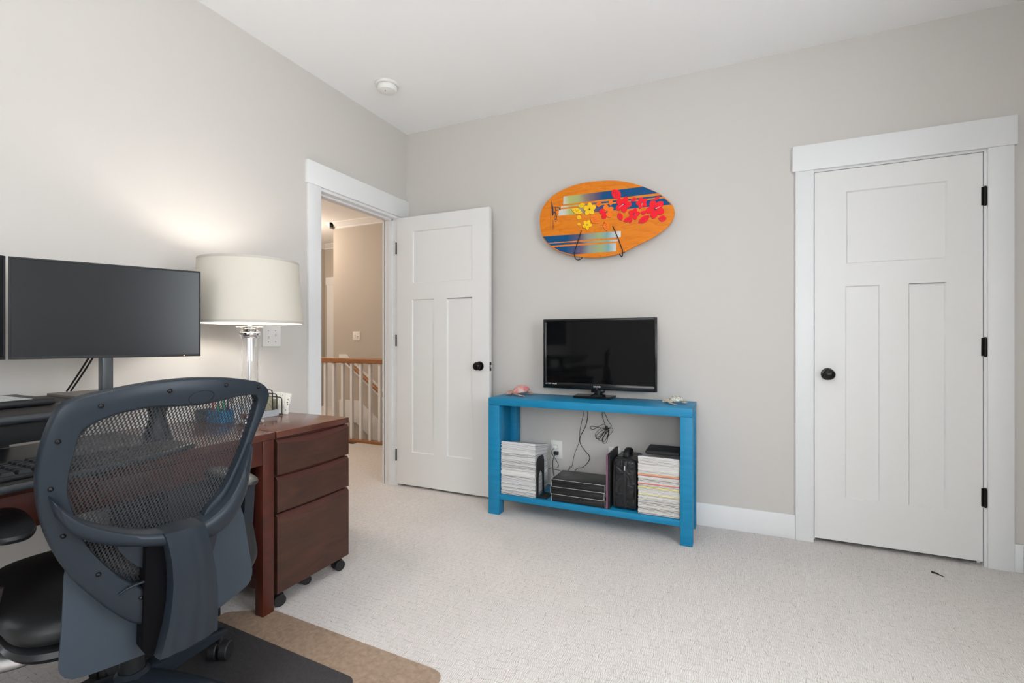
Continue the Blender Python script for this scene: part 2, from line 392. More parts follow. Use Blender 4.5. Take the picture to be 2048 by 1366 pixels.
bm = bmesh.new(); crown(bm, (-4.983, 5.05), (XL - T, 5.05), (0, -1)); crown(bm, (-4.908 - 0.122, 4.98), (-4.908 - 0.122, 6.13), (-1, 0)); crown(bm, (-6.3, 6.13), (-5.03, 6.13), (0, -1)); crown(bm, (-6.3, 0.9), (-6.3, 6.13), (1, 0))
struct('trim_3', bm, TRIM, smooth=30)
bm = bmesh.new()
box(bm, -6.238, -6.092, 6.11, 6.13, 0, 2.07); box(bm, -6.255, -5.05, 6.106, 6.13, 2.07, 2.20)
box(bm, -6.30, -6.28, 4.55, 4.66, 0, 2.07); box(bm, -6.30, -6.28, 5.62, 5.74, 0, 2.07); box(bm, -6.30, -6.276, 4.5, 5.78, 2.07, 2.20)
struct('trim_4', bm, TRIM)
bm = door_slab(0.76, 2.03, 0.035, [(0.12, 0.64, 1.52, 1.90), (0.12, 0.31, 0.25, 1.38), (0.45, 0.64, 0.25, 1.38)])
o = obj('door_3', bm, DOORW, None, 20); o.location = (-6.085, 6.10, 0.012); o['kind'] = 'structure'
# stairs going down behind the railing
bm = bmesh.new()
for k in range(9):
    x0 = -5.0 + k * 0.265
    box(bm, x0, x0 + 0.275, 4.14, 5.045, -1.75, -0.19 * (k + 1) + 0.0)
struct('trim_5', bm, CARPET, label='carpeted stair flight going down behind the railing')
bm = bmesh.new()   # skirt board on the stairwell wall, with a level piece at the landing
poly_extrude(bm, [(-4.905, 5.032, 0.02), (-4.905, 5.032, 0.30), (-4.56, 5.032, 0.30), (-3.40, 5.032, -0.53), (-3.40, 5.032, -0.85), (-4.60, 5.032, 0.0)], (0, 0.018, 0))
struct('trim_6', bm, TRIM)
bm = bmesh.new()   # board that carries the wall handrail
poly_extrude(bm, [(-4.80, 5.028, 0.93), (-4.80, 5.028, 0.80), (-3.30, 5.028, -0.27), (-3.30, 5.028, -0.14)], (0, 0.021, 0))
box(bm, -4.905, -4.80, 5.028, 5.05, 0.80, 0.93)
struct('trim_7', bm, TRIM)
hr = thing('wall_handrail', 'oak handrail sloping down the stairwell wall behind the balusters', 'handrail', (-4.7, 4.98, 0.85))
bm = bmesh.new(); tube(bm, [(-4.70, 4.975, 0.835), (-4.0, 4.975, 0.335), (-3.2, 4.975, -0.237)], 0.026, 12, 0); obj('rail', bm, OAKRAIL, hr)
for x in (-4.45, -3.6):
    bm = bmesh.new(); zz = 0.835 - (x + 4.7) * 0.7145; tube(bm, [(x, 5.028, zz - 0.05), (x, 4.99, zz - 0.055), (x, 4.977, zz - 0.02)], 0.007, 8, 4); obj('bracket', bm, BRONZE, hr)
# landing railing
rl = thing('stair_railing', 'white baluster railing with oak top rail at the head of the stairs', 'railing', (-3.9, 4.1, 0))
bm = bmesh.new(); box(bm, -5.3, XL - T + 0.0, 4.062, 4.128, 0.868, 0.925, bev=0.014, seg=3); obj('top_rail', bm, OAKRAIL, rl)
bm = bmesh.new(); box(bm, -5.3, XL - T, 4.06, 4.14, 0.0, 0.028, bev=0.004); obj('shoe_rail', bm, OAKRAIL, rl)
for k in range(17):
    x = -4.203 + 0.1308 * (k - 7)
    if x > XL - T - 0.05: break
    bm = bmesh.new(); box(bm, x - 0.016, x + 0.016, 4.084, 4.116, 0.028, 0.868, bev=0.002, seg=1); obj('baluster', bm, TRIM, rl)
bm = bmesh.new(); box(bm, -3.86, -3.69, 3.985, 4.045, 0.0, 0.006, bev=0.001)
vent = obj('floor_vent', bm, mat('brown_vent_metal', (0.18, 0.12, 0.08), 0.5)); tag(vent, 'small brown floor vent on the hall carpet below the railing', 'vent')
bm = bmesh.new()
for k in range(7): box(bm, -3.848 + k * 0.022, -3.838 + k * 0.022, 3.993, 4.037, 0.0062, 0.0072)
obj('grille', bm, DARKHOLE, vent)
def switch_plate(name, label, axis, c0, c1, plane, z0, z1, outs=1, n=2, up=(0, 1)):
    t = thing(name, label, 'light switch', ((c0 + c1) / 2 if axis == 'Y' else plane, (c0 + c1) / 2 if axis == 'X' else plane, (z0 + z1) / 2))
    def b(a0, a1, q0, q1, d0, d1, bev=0):
        bm = bmesh.new()
        if axis == 'X': box(bm, min(plane + outs * d0, plane + outs * d1), max(plane + outs * d0, plane + outs * d1), a0, a1, q0, q1, bev=bev)
        else: box(bm, a0, a1, min(plane + outs * d0, plane + outs * d1), max(plane + outs * d0, plane + outs * d1), q0, q1, bev=bev)
        return bm
    obj('wall_plate', b(c0, c1, z0, z1, 0.0005, 0.007, 0.0025), PLATE, t)
    zm = (z0 + z1) / 2
    for k in range(n):
        cc = c0 + (c1 - c0) * (k + 0.5) / n if n > 1 else (c0 + c1) / 2
        if n == 2: cc = (c0 + c1) / 2 + (k - 0.5) * 0.046
        obj('toggle', b(cc - 0.004, cc + 0.004, zm + (0.001 if up[k % 2] else -0.016), zm + (0.016 if up[k % 2] else -0.001), 0.007, 0.019, 0.0015), PLATE, t)
        for s in (-1, 1): obj('screw', b(cc - 0.002, cc + 0.002, zm + s * 0.031 - 0.002, zm + s * 0.031 + 0.002, 0.007, 0.0078), DARKHOLE, t)
    return t
switch_plate('light_switch', 'white double toggle light switch on the left wall behind the lamp', 'X', 1.818, 1.935, XL, 1.086, 1.202, 1, 2, (0, 1))
switch_plate('light_switch', 'white light switch on the stairwell wall above the handrail', 'Y', -4.672, -4.545, 5.05, 1.12, 1.243, -1, 2, (1, 0))

# smoke detector
sd = thing('smoke_detector', 'round white smoke detector on the ceiling near the corner', 'smoke detector', (-1.985, 2.45, ZC))
bm = bmesh.new(); lathe(bm, [(0.075, -0.0005), (0.075, -0.010), (0.070, -0.014), (0.0, -0.014)], 40, 'Z', (-1.985, 2.45, ZC), cap=False); obj('mounting_ring', bm, PLATE, sd)
bm = bmesh.new(); lathe(bm, [(0.060, -0.0142), (0.062, -0.020), (0.062, -0.034), (0.054, -0.046), (0.030, -0.052), (0.0, -0.053)], 40, 'Z', (-1.985, 2.45, ZC), cap=False); obj('cover', bm, PLATE, sd)
bm = bmesh.new(); lathe(bm, [(0.003, -0.0535), (0.003, -0.056)], 10, 'Z', (-1.98, 2.425, ZC)); obj('indicator_light', bm, DARKHOLE, sd)

# outlets under the console
def outlet(label, x0, x1, z0, z1):
    t = thing('power_outlet', label, 'outlet', ((x0 + x1) / 2, YB, (z0 + z1) / 2))
    bm = bmesh.new(); box(bm, x0, x1, YB - 0.007, YB - 0.0005, z0, z1, bev=0.0025); obj('wall_plate', bm, PLATE, t)
    xm, zm = (x0 + x1) / 2, (z0 + z1) / 2
    for s in (-1, 1):
        bm = bmesh.new(); box(bm, xm - 0.017, xm + 0.017, YB - 0.0085, YB - 0.007, zm + s * 0.0195 - 0.014, zm + s * 0.0195 + 0.014, bev=0.0007)
        so = obj('socket', bm, PLATE, t)
        bm = bmesh.new()
        for q in (-0.006, 0.006): box(bm, xm + q - 0.001, xm + q + 0.001, YB - 0.0089, YB - 0.0085, zm + s * 0.0195 - 0.002, zm + s * 0.0195 + 0.006)
        obj('slot', bm, DARKHOLE, so)
outlet('white wall outlet with two plugs in it, under the blue console', -1.112, -1.029, 0.312, 0.433)
outlet('white wall plate mostly hidden behind the standing purple folder', -0.712, -0.632, 0.305, 0.424)
bm = bmesh.new(); box(bm, -1.092, -1.058, YB - 0.034, YB - 0.009, 0.378, 0.405, bev=0.004)
tag(obj('plug_adapter', bm, PLATE), 'white charger plug in the upper socket of the wall outlet', 'plug')
# ------------------------------------------------------------------ blue console
ct = thing('console_table', 'blue painted wooden console table with a low shelf against back wall', 'console table', (-0.79, 2.92, 0))
cx0, cx1, cy0, cy1 = -1.412, -0.172, 2.750, 3.094
bm = bx(cx0, cx1, cy0, cy1, 0.703, 0.750, bev=0.003); obj('table_top', bm, BLUE, ct)
for (x0, x1) in ((cx0, cx0 + 0.078), (cx1 - 0.064, cx1)):
    for (y0, y1) in ((cy0, cy0 + 0.070), (cy1 - 0.07, cy1)):
        obj('leg', bx(x0, x1, y0, y1, 0, 0.7025, bev=0.003), BLUE, ct)
obj('side_panel', bx(cx0 + 0.012, cx0 + 0.030, cy0 + 0.070, cy1 - 0.07, 0.10, 0.7025, bev=0.001), BLUE, ct)
obj('side_panel', bx(cx1 - 0.030, cx1 - 0.012, cy0 + 0.070, cy1 - 0.07, 0.10, 0.7025, bev=0.001), BLUE, ct)
obj('shelf', bx(cx0 + 0.0785, cx1 - 0.0645, cy0 + 0.004, cy1 - 0.02, 0.100, 0.136, bev=0.002), BLUE, ct)
SH = 0.1362

# magazines: one built with its cover and pages, copied into two stacks
def pages_mat():
    m = mat('magazine_pages', (0.86, 0.86, 0.85), 0.6); t = NT(m); oi = t.n('ShaderNodeObjectInfo')
    tc = t.n('ShaderNodeTexCoord'); mp = t.n('ShaderNodeMapping'); mp.inputs['Scale'].default_value = (7, 7, 900); t.l(tc.outputs['Object'], mp.inputs[0])
    nz = t.n('ShaderNodeTexNoise', Scale=1.0, Detail=3.0, noise_dimensions='4D'); t.l(mp.outputs[0], nz.inputs['Vector']); t.l(t.math('MULTIPLY', oi.outputs['Random'], 50.0), nz.inputs['W'])
    a = t.ramp(nz.outputs[0], [(0.30, (0.20, 0.18, 0.17)), (0.42, (0.74, 0.73, 0.72)), (0.75, (0.93, 0.93, 0.93))])
    mx = t.n('ShaderNodeMixRGB', blend_type='MULTIPLY', Fac=1.0)
    t.l(a, mx.inputs[1]); t.l(oi.outputs['Color'], mx.inputs[2]); t.l(mx.outputs[0], t.b.inputs['Base Color'])
    return m
PAGES = pages_mat()
def cover_mat():
    m = mat('magazine_cover', (0.3, 0.3, 0.3), 0.3); t = NT(m); oi = t.n('ShaderNodeObjectInfo')
    c = t.ramp(oi.outputs['Random'], [(0.0, (0.03, 0.03, 0.035)), (0.3, (0.10, 0.10, 0.11)), (0.42, (0.65, 0.66, 0.68)), (0.62, (0.78, 0.78, 0.76)), (0.8, (0.45, 0.48, 0.52)), (1.0, (0.12, 0.13, 0.16))])
    c.node.color_ramp.interpolation = 'CONSTANT'
    t.l(c, t.b.inputs['Base Color']); return m
COVER = cover_mat()
TP = 0.875   # the open edge lies flatter than the spine, so a stack slopes to the back
def magazine(w, d, h, cover=COVER):
    bm = bmesh.new(); n = 10
    # wavy thin block: pages in the middle, covers above and below
    def sheet(z0, z1, ins, mi):
        vs = []
        for i in range(n + 1):
            x = -w / 2 + w * i / n
            dz = 0.0009 * math.sin(i * 1.9) * math.sin(PI * i / n)
            vs.append([bm.verts.new((x, ins, z0 + dz)), bm.verts.new((x, d, z0 * TP + dz)), bm.verts.new((x, d, z1 * TP + dz)), bm.verts.new((x, ins, z1 + dz))])
        for i in range(n):
            for k in range(4):
                f = bm.faces.new((vs[i][k], vs[i + 1][k], vs[i + 1][(k + 1) % 4], vs[i][(k + 1) % 4])); f.material_index = mi
        f = bm.faces.new(vs[0]); f.material_index = mi; f = bm.faces.new(vs[-1]); f.material_index = mi
    sheet(0, h * 0.13, 0.0, 1); sheet(h * 0.13, h * 0.87, 0.0012, 0); sheet(h * 0.87, h, 0.0, 1)
    return obj('magazine', bm, [PAGES, cover], None, 20)
def stack(x0, x1, y0, ht, n, label, group, toplab, botlab, special, tint):
    w = x1 - x0; d = 0.225; h = ht / n
    proto = magazine(w, d, h * 0.93)
    for k in range(n):
        o = proto if k == 0 else proto.copy()
        if k: C.objects.link(o)
        jx = random.uniform(-0.0025, 0.0025); jy = random.uniform(-0.003, 0.003); sl_ = k * h * (1 - TP) / d
        o.location = ((x0 + x1) / 2 + jx, y0 + jy, SH + 0.0011 + k * h - jy * sl_)
        o.rotation_euler = (-math.atan(k * h * (1 - TP) / d), 0, random.uniform(-0.004, 0.004))
        g = random.uniform(0.86, 1.0); tt = tint(k / n)
        o.color = (g * tt[0], g * tt[1], g * tt[2], 1)
        lab = label
        if k == n - 1: lab = toplab
        if k == 0: lab = botlab
        if k in special:
            lab, colr = special[k]
            me = o.data.copy(); o.data = me
            me.materials[1] = mat('coloured_cover', colr, 0.35); o.color = (*[min(1, c * 1.5 + 0.25) for c in colr], 1)
        tag(o, lab, 'magazine', group if lab == label else None)
stack(-1.3275, -1.093, 2.766, 0.336, 52, 'white-edged magazine inside the tall stack at left end of console shelf', 'magazines in the left stack',
      'topmost magazine of the stack at the left end of the console shelf', 'lowest magazine of the stack at the left end of the console shelf', {}, lambda t: (1, 1, 1))
stack(-0.463, -0.2395, 2.766, 0.327, 50, 'cream-edged magazine inside the stack at right end of console shelf', 'magazines in the right stack',
      'topmost magazine of the stack at the right end of the console shelf', 'lowest magazine of the stack at the right end of the console shelf',
      {34: ('magazine with orange cover edge in the right stack', (0.75, 0.22, 0.04)), 33: ('magazine with dark red cover edge just below the orange one', (0.33, 0.06, 0.05)),
       26: ('magazine with bright red cover edge in middle of right stack', (0.55, 0.05, 0.06)), 23: ('magazine with yellow cover edge under the red one, right stack', (0.75, 0.60, 0.10)),
       17: ('lower of the two yellow-edged magazines in the right stack', (0.72, 0.62, 0.20))}, lambda t: (1.0, 0.96, 0.90))
# bookend
be = thing('bookend', 'black metal bookend with an arched cutout beside the left magazine stack', 'bookend', (-1.08, 2.83, SH))
bm = bmesh.new()
o_ = [(2.775, 0), (2.775, 0.205), (2.785, 0.235), (2.81, 0.25), (2.87, 0.25), (2.895, 0.235), (2.905, 0.205), (2.905, 0)]
i_ = [(2.805, 0), (2.805, 0.11), (2.812, 0.135), (2.833, 0.158), (2.847, 0.158), (2.868, 0.135), (2.875, 0.11), (2.875, 0)]
for a in range(7):
    q = [o_[a], o_[a + 1], i_[a + 1], i_[a]]
    poly_extrude(bm, [(-1.086, y, SH + 0.0005 + z) for y, z in q], (0.002, 0, 0))
bmesh.ops.remove_doubles(bm, verts=bm.verts, dist=0.00001)
obj('upright', bm, BLKMT, be)
obj('foot_plate', bx(-1.084, -1.018, 2.775, 2.905, SH + 0.0005, SH + 0.0025, bev=0.0005), BLKMT, be)
# document boxes
WEDGE = mat('white_edging', (0.75, 0.75, 0.73), 0.5)
BOXBLK = fine_bump(mat('black_boxboard', (0.010, 0.010, 0.012), 0.30), 500, 0.2, 0.0003)
for k, lab in enumerate(('lowest of three flat black document cases with white edging', 'middle one of three flat black document cases with white edging', 'top flat black document case with white edging on the console shelf')):
    z = SH + 0.0005 + k * 0.0450
    dx = (0.004, -0.002, 0.002)[k]
    t = thing('document_case', lab, 'document case', (-0.82 + dx, 2.83, z))
    X0, X1, Y0, Y1 = -0.988 + dx, -0.655 + dx, 2.762, 2.985
    obj('case_body', bx(X0 + 0.003, X1 - 0.003, Y0 + 0.004, Y1, z, z + 0.029, bev=0.001), BOXBLK, t)
    obj('lid', bx(X0, X1, Y0, Y1 + 0.001, z + 0.0292, z + 0.0445, bev=0.0015), BOXBLK, t)
    bm = bmesh.new()
    box(bm, X0 + 0.001, X1 - 0.001, Y0 - 0.0006, Y0 + 0.0006, z + 0.0436, z + 0.0448)
    for xx in (X0, X1 - 0.0014): box(bm, xx, xx + 0.0014, Y0 - 0.0008, Y0 + 0.0008, z + 0.001, z + 0.044)
    box(bm, X1 - 0.0006, X1 + 0.0006, Y0, Y1, z + 0.0436, z + 0.0448); box(bm, X0 - 0.0006, X0 + 0.0006, Y0, Y1, z + 0.0436, z + 0.0448)
    obj('edging', bm, WEDGE, t)
    obj('label_holder', bx(X1 + 0.0002, X1 + 0.0016, Y0 + 0.02, Y0 + 0.045, z + 0.010, z + 0.034, bev=0.0004), WEDGE, t)
# purple folder standing upright
PURP = mat('plum_cover', (0.20, 0.085, 0.14), 0.38)
pf = thing('portfolio', 'plum-spined black portfolio standing upright beside the document cases', 'portfolio', (-0.635, 2.87, SH))
obj('cover', bx(-0.6345, -0.625, 2.762, 3.00, SH + 0.0005, 0.457, bev=0.003), BLKMT, pf)
obj('spine', bx(-0.6465, -0.635, 2.757, 3.00, SH + 0.0005, 0.452, bev=0.004), PURP, pf)
# zip case
LEATH = mat('black_soft_leather', (0.010, 0.011, 0.013), 0.33)
t_ = NT(LEATH); tcx = t_.n('ShaderNodeTexCoord'); nz = t_.n('ShaderNodeTexNoise', Scale=16.0, Detail=2.0, Distortion=0.8); t_.l(tcx.outputs['Object'], nz.inputs['Vector']); t_.bump(nz.outputs[0], 0.8, 0.02)
zc = thing('zip_case', 'black soft zip case with top strap, next to the right magazine stack', 'case', (-0.54, 2.9, SH))
bm = bmesh.new(); box(bm, -0.612, -0.474, 2.782, 3.02, SH + 0.001, 0.430, bev=0.022, seg=4)
obj('body', bm, LEATH, zc)
bm = bmesh.new(); tube(bm, [(-0.604, 2.786, 0.15), (-0.606, 2.784, 0.28), (-0.602, 2.786, 0.40), (-0.585, 2.79, 0.425), (-0.50, 2.79, 0.425), (-0.485, 2.786, 0.40), (-0.480, 2.784, 0.28), (-0.483, 2.786, 0.15)], 0.004, 8, 4); obj('piping', bm, BLKMT, zc)
obj('zipper', bx(-0.549, -0.535, 2.7795, 2.7822, SH + 0.02, 0.415, bev=0.0008), BLKPL, zc)
obj('zipper_pull', bx(-0.5455, -0.5385, 2.775, 2.779, 0.368, 0.395, bev=0.001), SILVER, zc)
bm = bmesh.new(); tube(bm, [(-0.552, 2.85, 0.431), (-0.549, 2.87, 0.460), (-0.545, 2.92, 0.470), (-0.54, 2.955, 0.455), (-0.54, 2.97, 0.431)], 0.016, 10, 5, flat=0.22); obj('strap', bm, BLKMT, zc)
# rounded case behind the right stack
bm = bmesh.new(); box(bm, -0.432, -0.2395, 2.805, 2.985, 0.4685, 0.4925, bev=0.0115, seg=4)
o = tag(obj('laptop_sleeve', bm, BLKMT), 'black rounded sleeve lying on top of the right magazine stack', 'laptop sleeve'); o.rotation_euler = (0, 0, 0)

# cords
def cord(name, label, pts, r, cat='cord', group=None, s=8):
    bm = bmesh.new(); tube(bm, pts, r, 6, s); return tag(obj(name, bm, CORD), label, cat, group)
Yc = 3.088
bm = bmesh.new(); box(bm, -1.085, -1.052, YB - 0.030, YB - 0.009, 0.338, 0.360, bev=0.003)
pl = thing('outlet_plug', 'black plug in the lower socket with its cord looping to the floor', 'plug', (-1.07, 3.09, 0.35)); obj('plug', bm, BLKPL, pl)
bm = bmesh.new(); tube(bm, [(-1.075, 3.086, 0.338), (-1.085, 3.075, 0.30), (-1.082, 3.07, 0.24), (-1.07, 3.06, 0.20), (-1.04, 3.06, 0.16), (-1.02, 3.05, 0.145)], 0.0025, 6, 8); obj('cord', bm, CORD, pl)
cord('charger_cord', 'thin black cord looping from the white charger to behind the cases', [(-1.078, 3.079, 0.385), (-1.092, 3.060, 0.36), (-1.060, 3.056, 0.32), (-1.038, 3.056, 0.28), (-1.05, 3.052, 0.262), (-1.10, 3.050, 0.257), (-1.10, 3.050, 0.250), (-1.03, 3.045, 0.249), (-0.98, 3.05, 0.238), (-0.95, 3.04, 0.274)], 0.0018)
cb = thing('bundled_cord', 'black cord gathered into a tied bundle hanging behind the console', 'cord', (-0.75, 3.09, 0.55))
def pz(a, b): return (-0.8645 + (a - 450) * 0.000215, Yc, 0.6655 - (b - 180) * 0.0002205)
bm = bmesh.new(); tube(bm, [(pz(1010, 215)[0], 3.10, 0.70), pz(1005, 215), pz(990, 330), pz(1030, 480), pz(1080, 610), pz(1130, 700)], 0.0016, 6, 6); obj('strand', bm, CORD, cb)
bm = bmesh.new(); tube(bm, [(pz(1040, 215)[0], 3.10, 0.70), pz(1040, 215), pz(1110, 350), pz(1180, 510), pz(1275, 630), pz(1210, 700), pz(1140, 730)], 0.0016, 6, 6); obj('strand', bm, CORD, cb)
loops = [[(1130, 720), (1060, 600), (900, 670), (720, 780), (640, 760), (640, 700), (760, 695), (960, 720), (1120, 760)],
         [(1120, 730), (980, 720), (800, 880), (790, 1000), (880, 1060), (960, 960), (1120, 740)], [(1130, 740), (1050, 760), (850, 900), (840, 1030), (930, 1020), (1090, 800), (1140, 740)],
         [(1130, 740), (1090, 790), (880, 1000), (900, 1090), (990, 1080), (1070, 900), (1150, 740)], [(1150, 740), (1180, 790), (1010, 1000), (1010, 1110), (1080, 1090), (1200, 860), (1170, 740)],
         [(1170, 730), (1190, 850), (1150, 1080), (1080, 1165), (1010, 1110), (1060, 930), (1190, 760)], [(1180, 730), (1300, 700), (1310, 790), (1180, 940), (1130, 1010), (1180, 860), (1210, 760)]]
for q, lp in enumerate(loops):
    bm = bmesh.new(); tube(bm, [Vector(pz(*p)) + Vector((0, -0.004 * (q % 3), 0)) for p in lp], 0.0016, 6, 6); obj('loop', bm, CORD, cb)
bm = bmesh.new(); tube(bm, [Vector(pz(1110, 650)), Vector(pz(1150, 760))], 0.008, 8, 0); obj('tie', bm, CORD, cb)

# television
tv = thing('television', 'black flat television on its stand on the blue console', 'television', (-0.757, 3.02, 0.7505))
x0, x1, z0, z1 = -1.1215, -0.3885, 0.8045, 1.2610
SCR = mat('dark_screen', (0.0035, 0.0038, 0.0042), 0.05, spec=0.32)
BEZ = mat('gloss_black_bezel', (0.004, 0.005, 0.006), 0.20)
bm = bmesh.new()   # bezel frame with a wider lower band
box(bm, x0, x0 + 0.018, 2.985, 3.012, z0, z1, bev=0.004); box(bm, x1 - 0.018, x1, 2.985, 3.012, z0, z1, bev=0.004)
box(bm, x0 + 0.008, x1 - 0.008, 2.9855, 3.012, z1 - 0.018, z1, bev=0.004); box(bm, x0 + 0.008, x1 - 0.008, 2.9855, 3.012, z0, z0 + 0.040, bev=0.006)
obj('bezel', bm, BEZ, tv)
obj('screen', bx(x0 + 0.017, x1 - 0.017, 2.990, 3.010, z0 + 0.038, z1 - 0.017), SCR, tv)
obj('back_shell', bx(x0 + 0.006, x1 - 0.006, 3.0125, 3.045, z0 + 0.01, z1 - 0.01, bev=0.012), BLKPL, tv)
obj('screen_edge_strip', bx(x0 + 0.0172, x0 + 0.0192, 2.9892, 2.9905, z0 + 0.04, z1 - 0.02), SILVER, tv)
bm = bmesh.new(); tube(bm, [(-0.757, 3.02, 0.775), (-0.757, 3.02, 0.83)], 0.028, 16, 0); box(bm, -0.80, -0.715, 3.0, 3.04, 0.785, 0.812, bev=0.006); obj('neck', bm, BEZ, tv)
bm = bmesh.new(); poly_extrude(bm, [(-0.905, 2.952, 0.7515), (-0.665, 2.952, 0.7515), (-0.655, 3.088, 0.7515), (-0.915, 3.088, 0.7515)], (0, 0, 0.014)); 
bmesh.ops.bevel(bm, geom=bm.edges[:], offset=0.002, segments=2, affect='EDGES'); lathe(bm, [(0.05, 0.7655), (0.046, 0.772), (0.03, 0.776)], 28, 'Z', (-0.757, 3.02, 0)); obj('stand_base', bm, BEZ, tv)
bm = bmesh.new(); tube(bm, [(-0.866, 3.098, 0.752), (-0.864, 3.102, 0.69), (-0.874, Yc, 0.63), (-0.888, Yc, 0.57), (-0.898, Yc, 0.52), (-0.905, Yc, 0.44), (-0.935, Yc, 0.36), (-0.955, Yc, 0.27), (-0.95, 3.04, 0.285), (-0.945, 2.975, 0.2745)], 0.0016, 6, 8); obj('power_cord', bm, CORD, tv)
bm = bmesh.new(); tube(bm, [(-0.854, 3.098, 0.752), (-0.852, 3.102, 0.69), (-0.846, Yc, 0.62), (-0.860, Yc, 0.55), (-0.895, Yc, 0.48), (-0.895, Yc, 0.43), (-0.862, Yc, 0.385), (-0.832, Yc, 0.35), (-0.845, Yc, 0.31), (-0.88, Yc, 0.275), (-0.895, 3.03, 0.283), (-0.90, 2.975, 0.2750)], 0.0022, 6, 8); obj('power_cord', bm, CORD, tv)
LOGO = mat('white_lettering', (0.8, 0.8, 0.8), 0.4)
bm = bmesh.new(); text_bm('SANYO', 0.014, bm, lambda c: (-0.757 + c.x, 2.9850, z0 + 0.0205 + c.y)); obj('maker_lettering', bm, LOGO, tv, 0)
bm = bmesh.new(); text_bm('LED  HDTV  1080p', 0.0085, bm, lambda c: (x0 + 0.050 + c.x, 2.9850, z0 + 0.0315 + c.y)); box(bm, x0 + 0.087, x0 + 0.094, 2.9848, 2.9852, z0 + 0.027, z0 + 0.036); obj('badge_lettering', bm, LOGO, tv, 0)
bm = bmesh.new(); lathe(bm, [(0.0025, 2.9846), (0.0025, 2.9856)], 12, 'Y', (-0.757, 0, z0 + 0.008)); obj('power_light', bm, mat('purple_led', (0.3, 0.05, 0.25), 0.3, emit=(0.7, 0.2, 0.6), estr=0.6), tv)

# turtles
def shell_mat(name, a, b, c):
    m = mat(name, a, 0.35); t = NT(m); tc = t.n('ShaderNodeTexCoord'); v = t.n('ShaderNodeTexVoronoi', Scale=55.0, feature='DISTANCE_TO_EDGE'); t.l(tc.outputs['Object'], v.inputs['Vector'])
    n = t.n('ShaderNodeTexNoise', Scale=30.0, Detail=3.0); t.l(tc.outputs['Object'], n.inputs['Vector'])
    base = t.ramp(n.outputs[0], [(0.42, a), (0.62, b)]); mx = t.n('ShaderNodeMixRGB'); t.l(t.ramp(v.outputs['Distance'], [(0.0, (1, 1, 1)), (0.12, (0, 0, 0))]), mx.inputs[0])
    t.l(base, mx.inputs[1]); mx.inputs[2].default_value = (*c, 1); t.l(mx.outputs[0], t.b.inputs['Base Color']); return m
def turtle(name, label, c, ang, s, shell, skin, belly, tilt=0.0):
    t = thing(name, label, 'figurine', c); cz = c[2]
    M = Matrix.Translation(c) @ Matrix.Rotation(ang, 4, 'Z')
    def tr(bm, pitch=0.0, roll=0.0):
        bmesh.ops.transform(bm, matrix=M @ Matrix.Rotation(pitch, 4, 'Y') @ Matrix.Rotation(roll, 4, 'X') @ Matrix.Scale(s, 4), verts=bm.verts); return bm
    def base(bm):   # the lowest vertex stands on the table top
        lo = min(v.co.z for v in bm.verts)
        if lo < cz + 0.0006: bmesh.ops.translate(bm, verts=bm.verts, vec=(0, 0, cz + 0.0006 - lo))
        return bm
    bm = bmesh.new()   # domed shell with scute ridge, head towards +x
    n1, n2 = 28, 10; rings = []
    for j in range(n2 + 1):
        f = j / n2; ring = []
        for i in range(n1):
            a = 2 * PI * i / n1; L = 0.050 * (1 - 0.12 * math.cos(a)); W = 0.038
            k = math.cos(f * PI / 2); ring.append(bm.verts.new((L * math.cos(a) * k, W * math.sin(a) * k, 0.020 + 0.036 * math.sin(f * PI / 2) + 0.0025 * (1 - f) * math.cos(7 * a) * (f > 0))))
        rings.append(ring)
    for j in range(n2):
        for i in range(n1): bm.faces.new((rings[j][i], rings[j][(i + 1) % n1], rings[j + 1][(i + 1) % n1], rings[j + 1][i]))
    bmesh.ops.remove_doubles(bm, verts=bm.verts, dist=0.0005)
    ellipsoid(bm, (0, 0, 0.020), (0.050, 0.038, 0.010))
    obj('shell', base(tr(bm, tilt)), shell, t)
    bm = bmesh.new(); ellipsoid(bm, (0.066, 0.0, 0.024), (0.021, 0.014, 0.013)); tube(bm, [(0.040, 0, 0.020), (0.055, 0, 0.022), (0.064, 0, 0.023)], 0.011, 12, 4); ellipsoid(bm, (0.083, 0, 0.020), (0.007, 0.008, 0.007))
    hd = obj('head', base(tr(bm, tilt)), skin, t)
    bm = bmesh.new()
    for q in (-1, 1): ellipsoid(bm, (0.072, q * 0.0115, 0.029), (0.0025, 0.002, 0.0025), seg=8, rings=6)
    obj('eye', tr(bm, tilt), DARKHOLE, hd)
    for q in (-1, 1):
        bm = bmesh.new()   # long curved front flipper
        P = [(0.035, q * 0.028, 0.018), (0.050, q * 0.055, 0.016), (0.040, q * 0.085, 0.010), (0.015, q * 0.105, 0.004)]
        Wd = [0.010, 0.013, 0.010, 0.003]; a = []; b = []
        pc = catmull(P, 5)
        for i, p in enumerate(pc):
            f = i / (len(pc) - 1) * 3; k = min(int(f), 2); wv = Wd[k] + (Wd[k + 1] - Wd[k]) * (f - k)
            a.append([bm.verts.new((p.x + wv, p.y, p.z)), bm.verts.new((p.x, p.y, p.z + 0.003)), bm.verts.new((p.x - wv, p.y, p.z)), bm.verts.new((p.x, p.y, p.z - 0.003))])
        for i in range(len(a) - 1):
            for k in range(4): bm.faces.new((a[i][k], a[i + 1][k], a[i + 1][(k + 1) % 4], a[i][(k + 1) % 4]))
        bm.faces.new(a[0]); bm.faces.new(a[-1]); obj('front_flipper', base(tr(bm)), skin, t)
        bm = bmesh.new(); ellipsoid(bm, (-0.050, q * 0.032, 0.010), (0.020, 0.009, 0.004), Matrix.Rotation(q * -0.6, 3, 'Z')); obj('rear_flipper', base(tr(bm)), skin, t)
    bm = bmesh.new(); ellipsoid(bm, (-0.055, 0, 0.014), (0.010, 0.004, 0.003)); obj('tail', base(tr(bm)), belly, t)
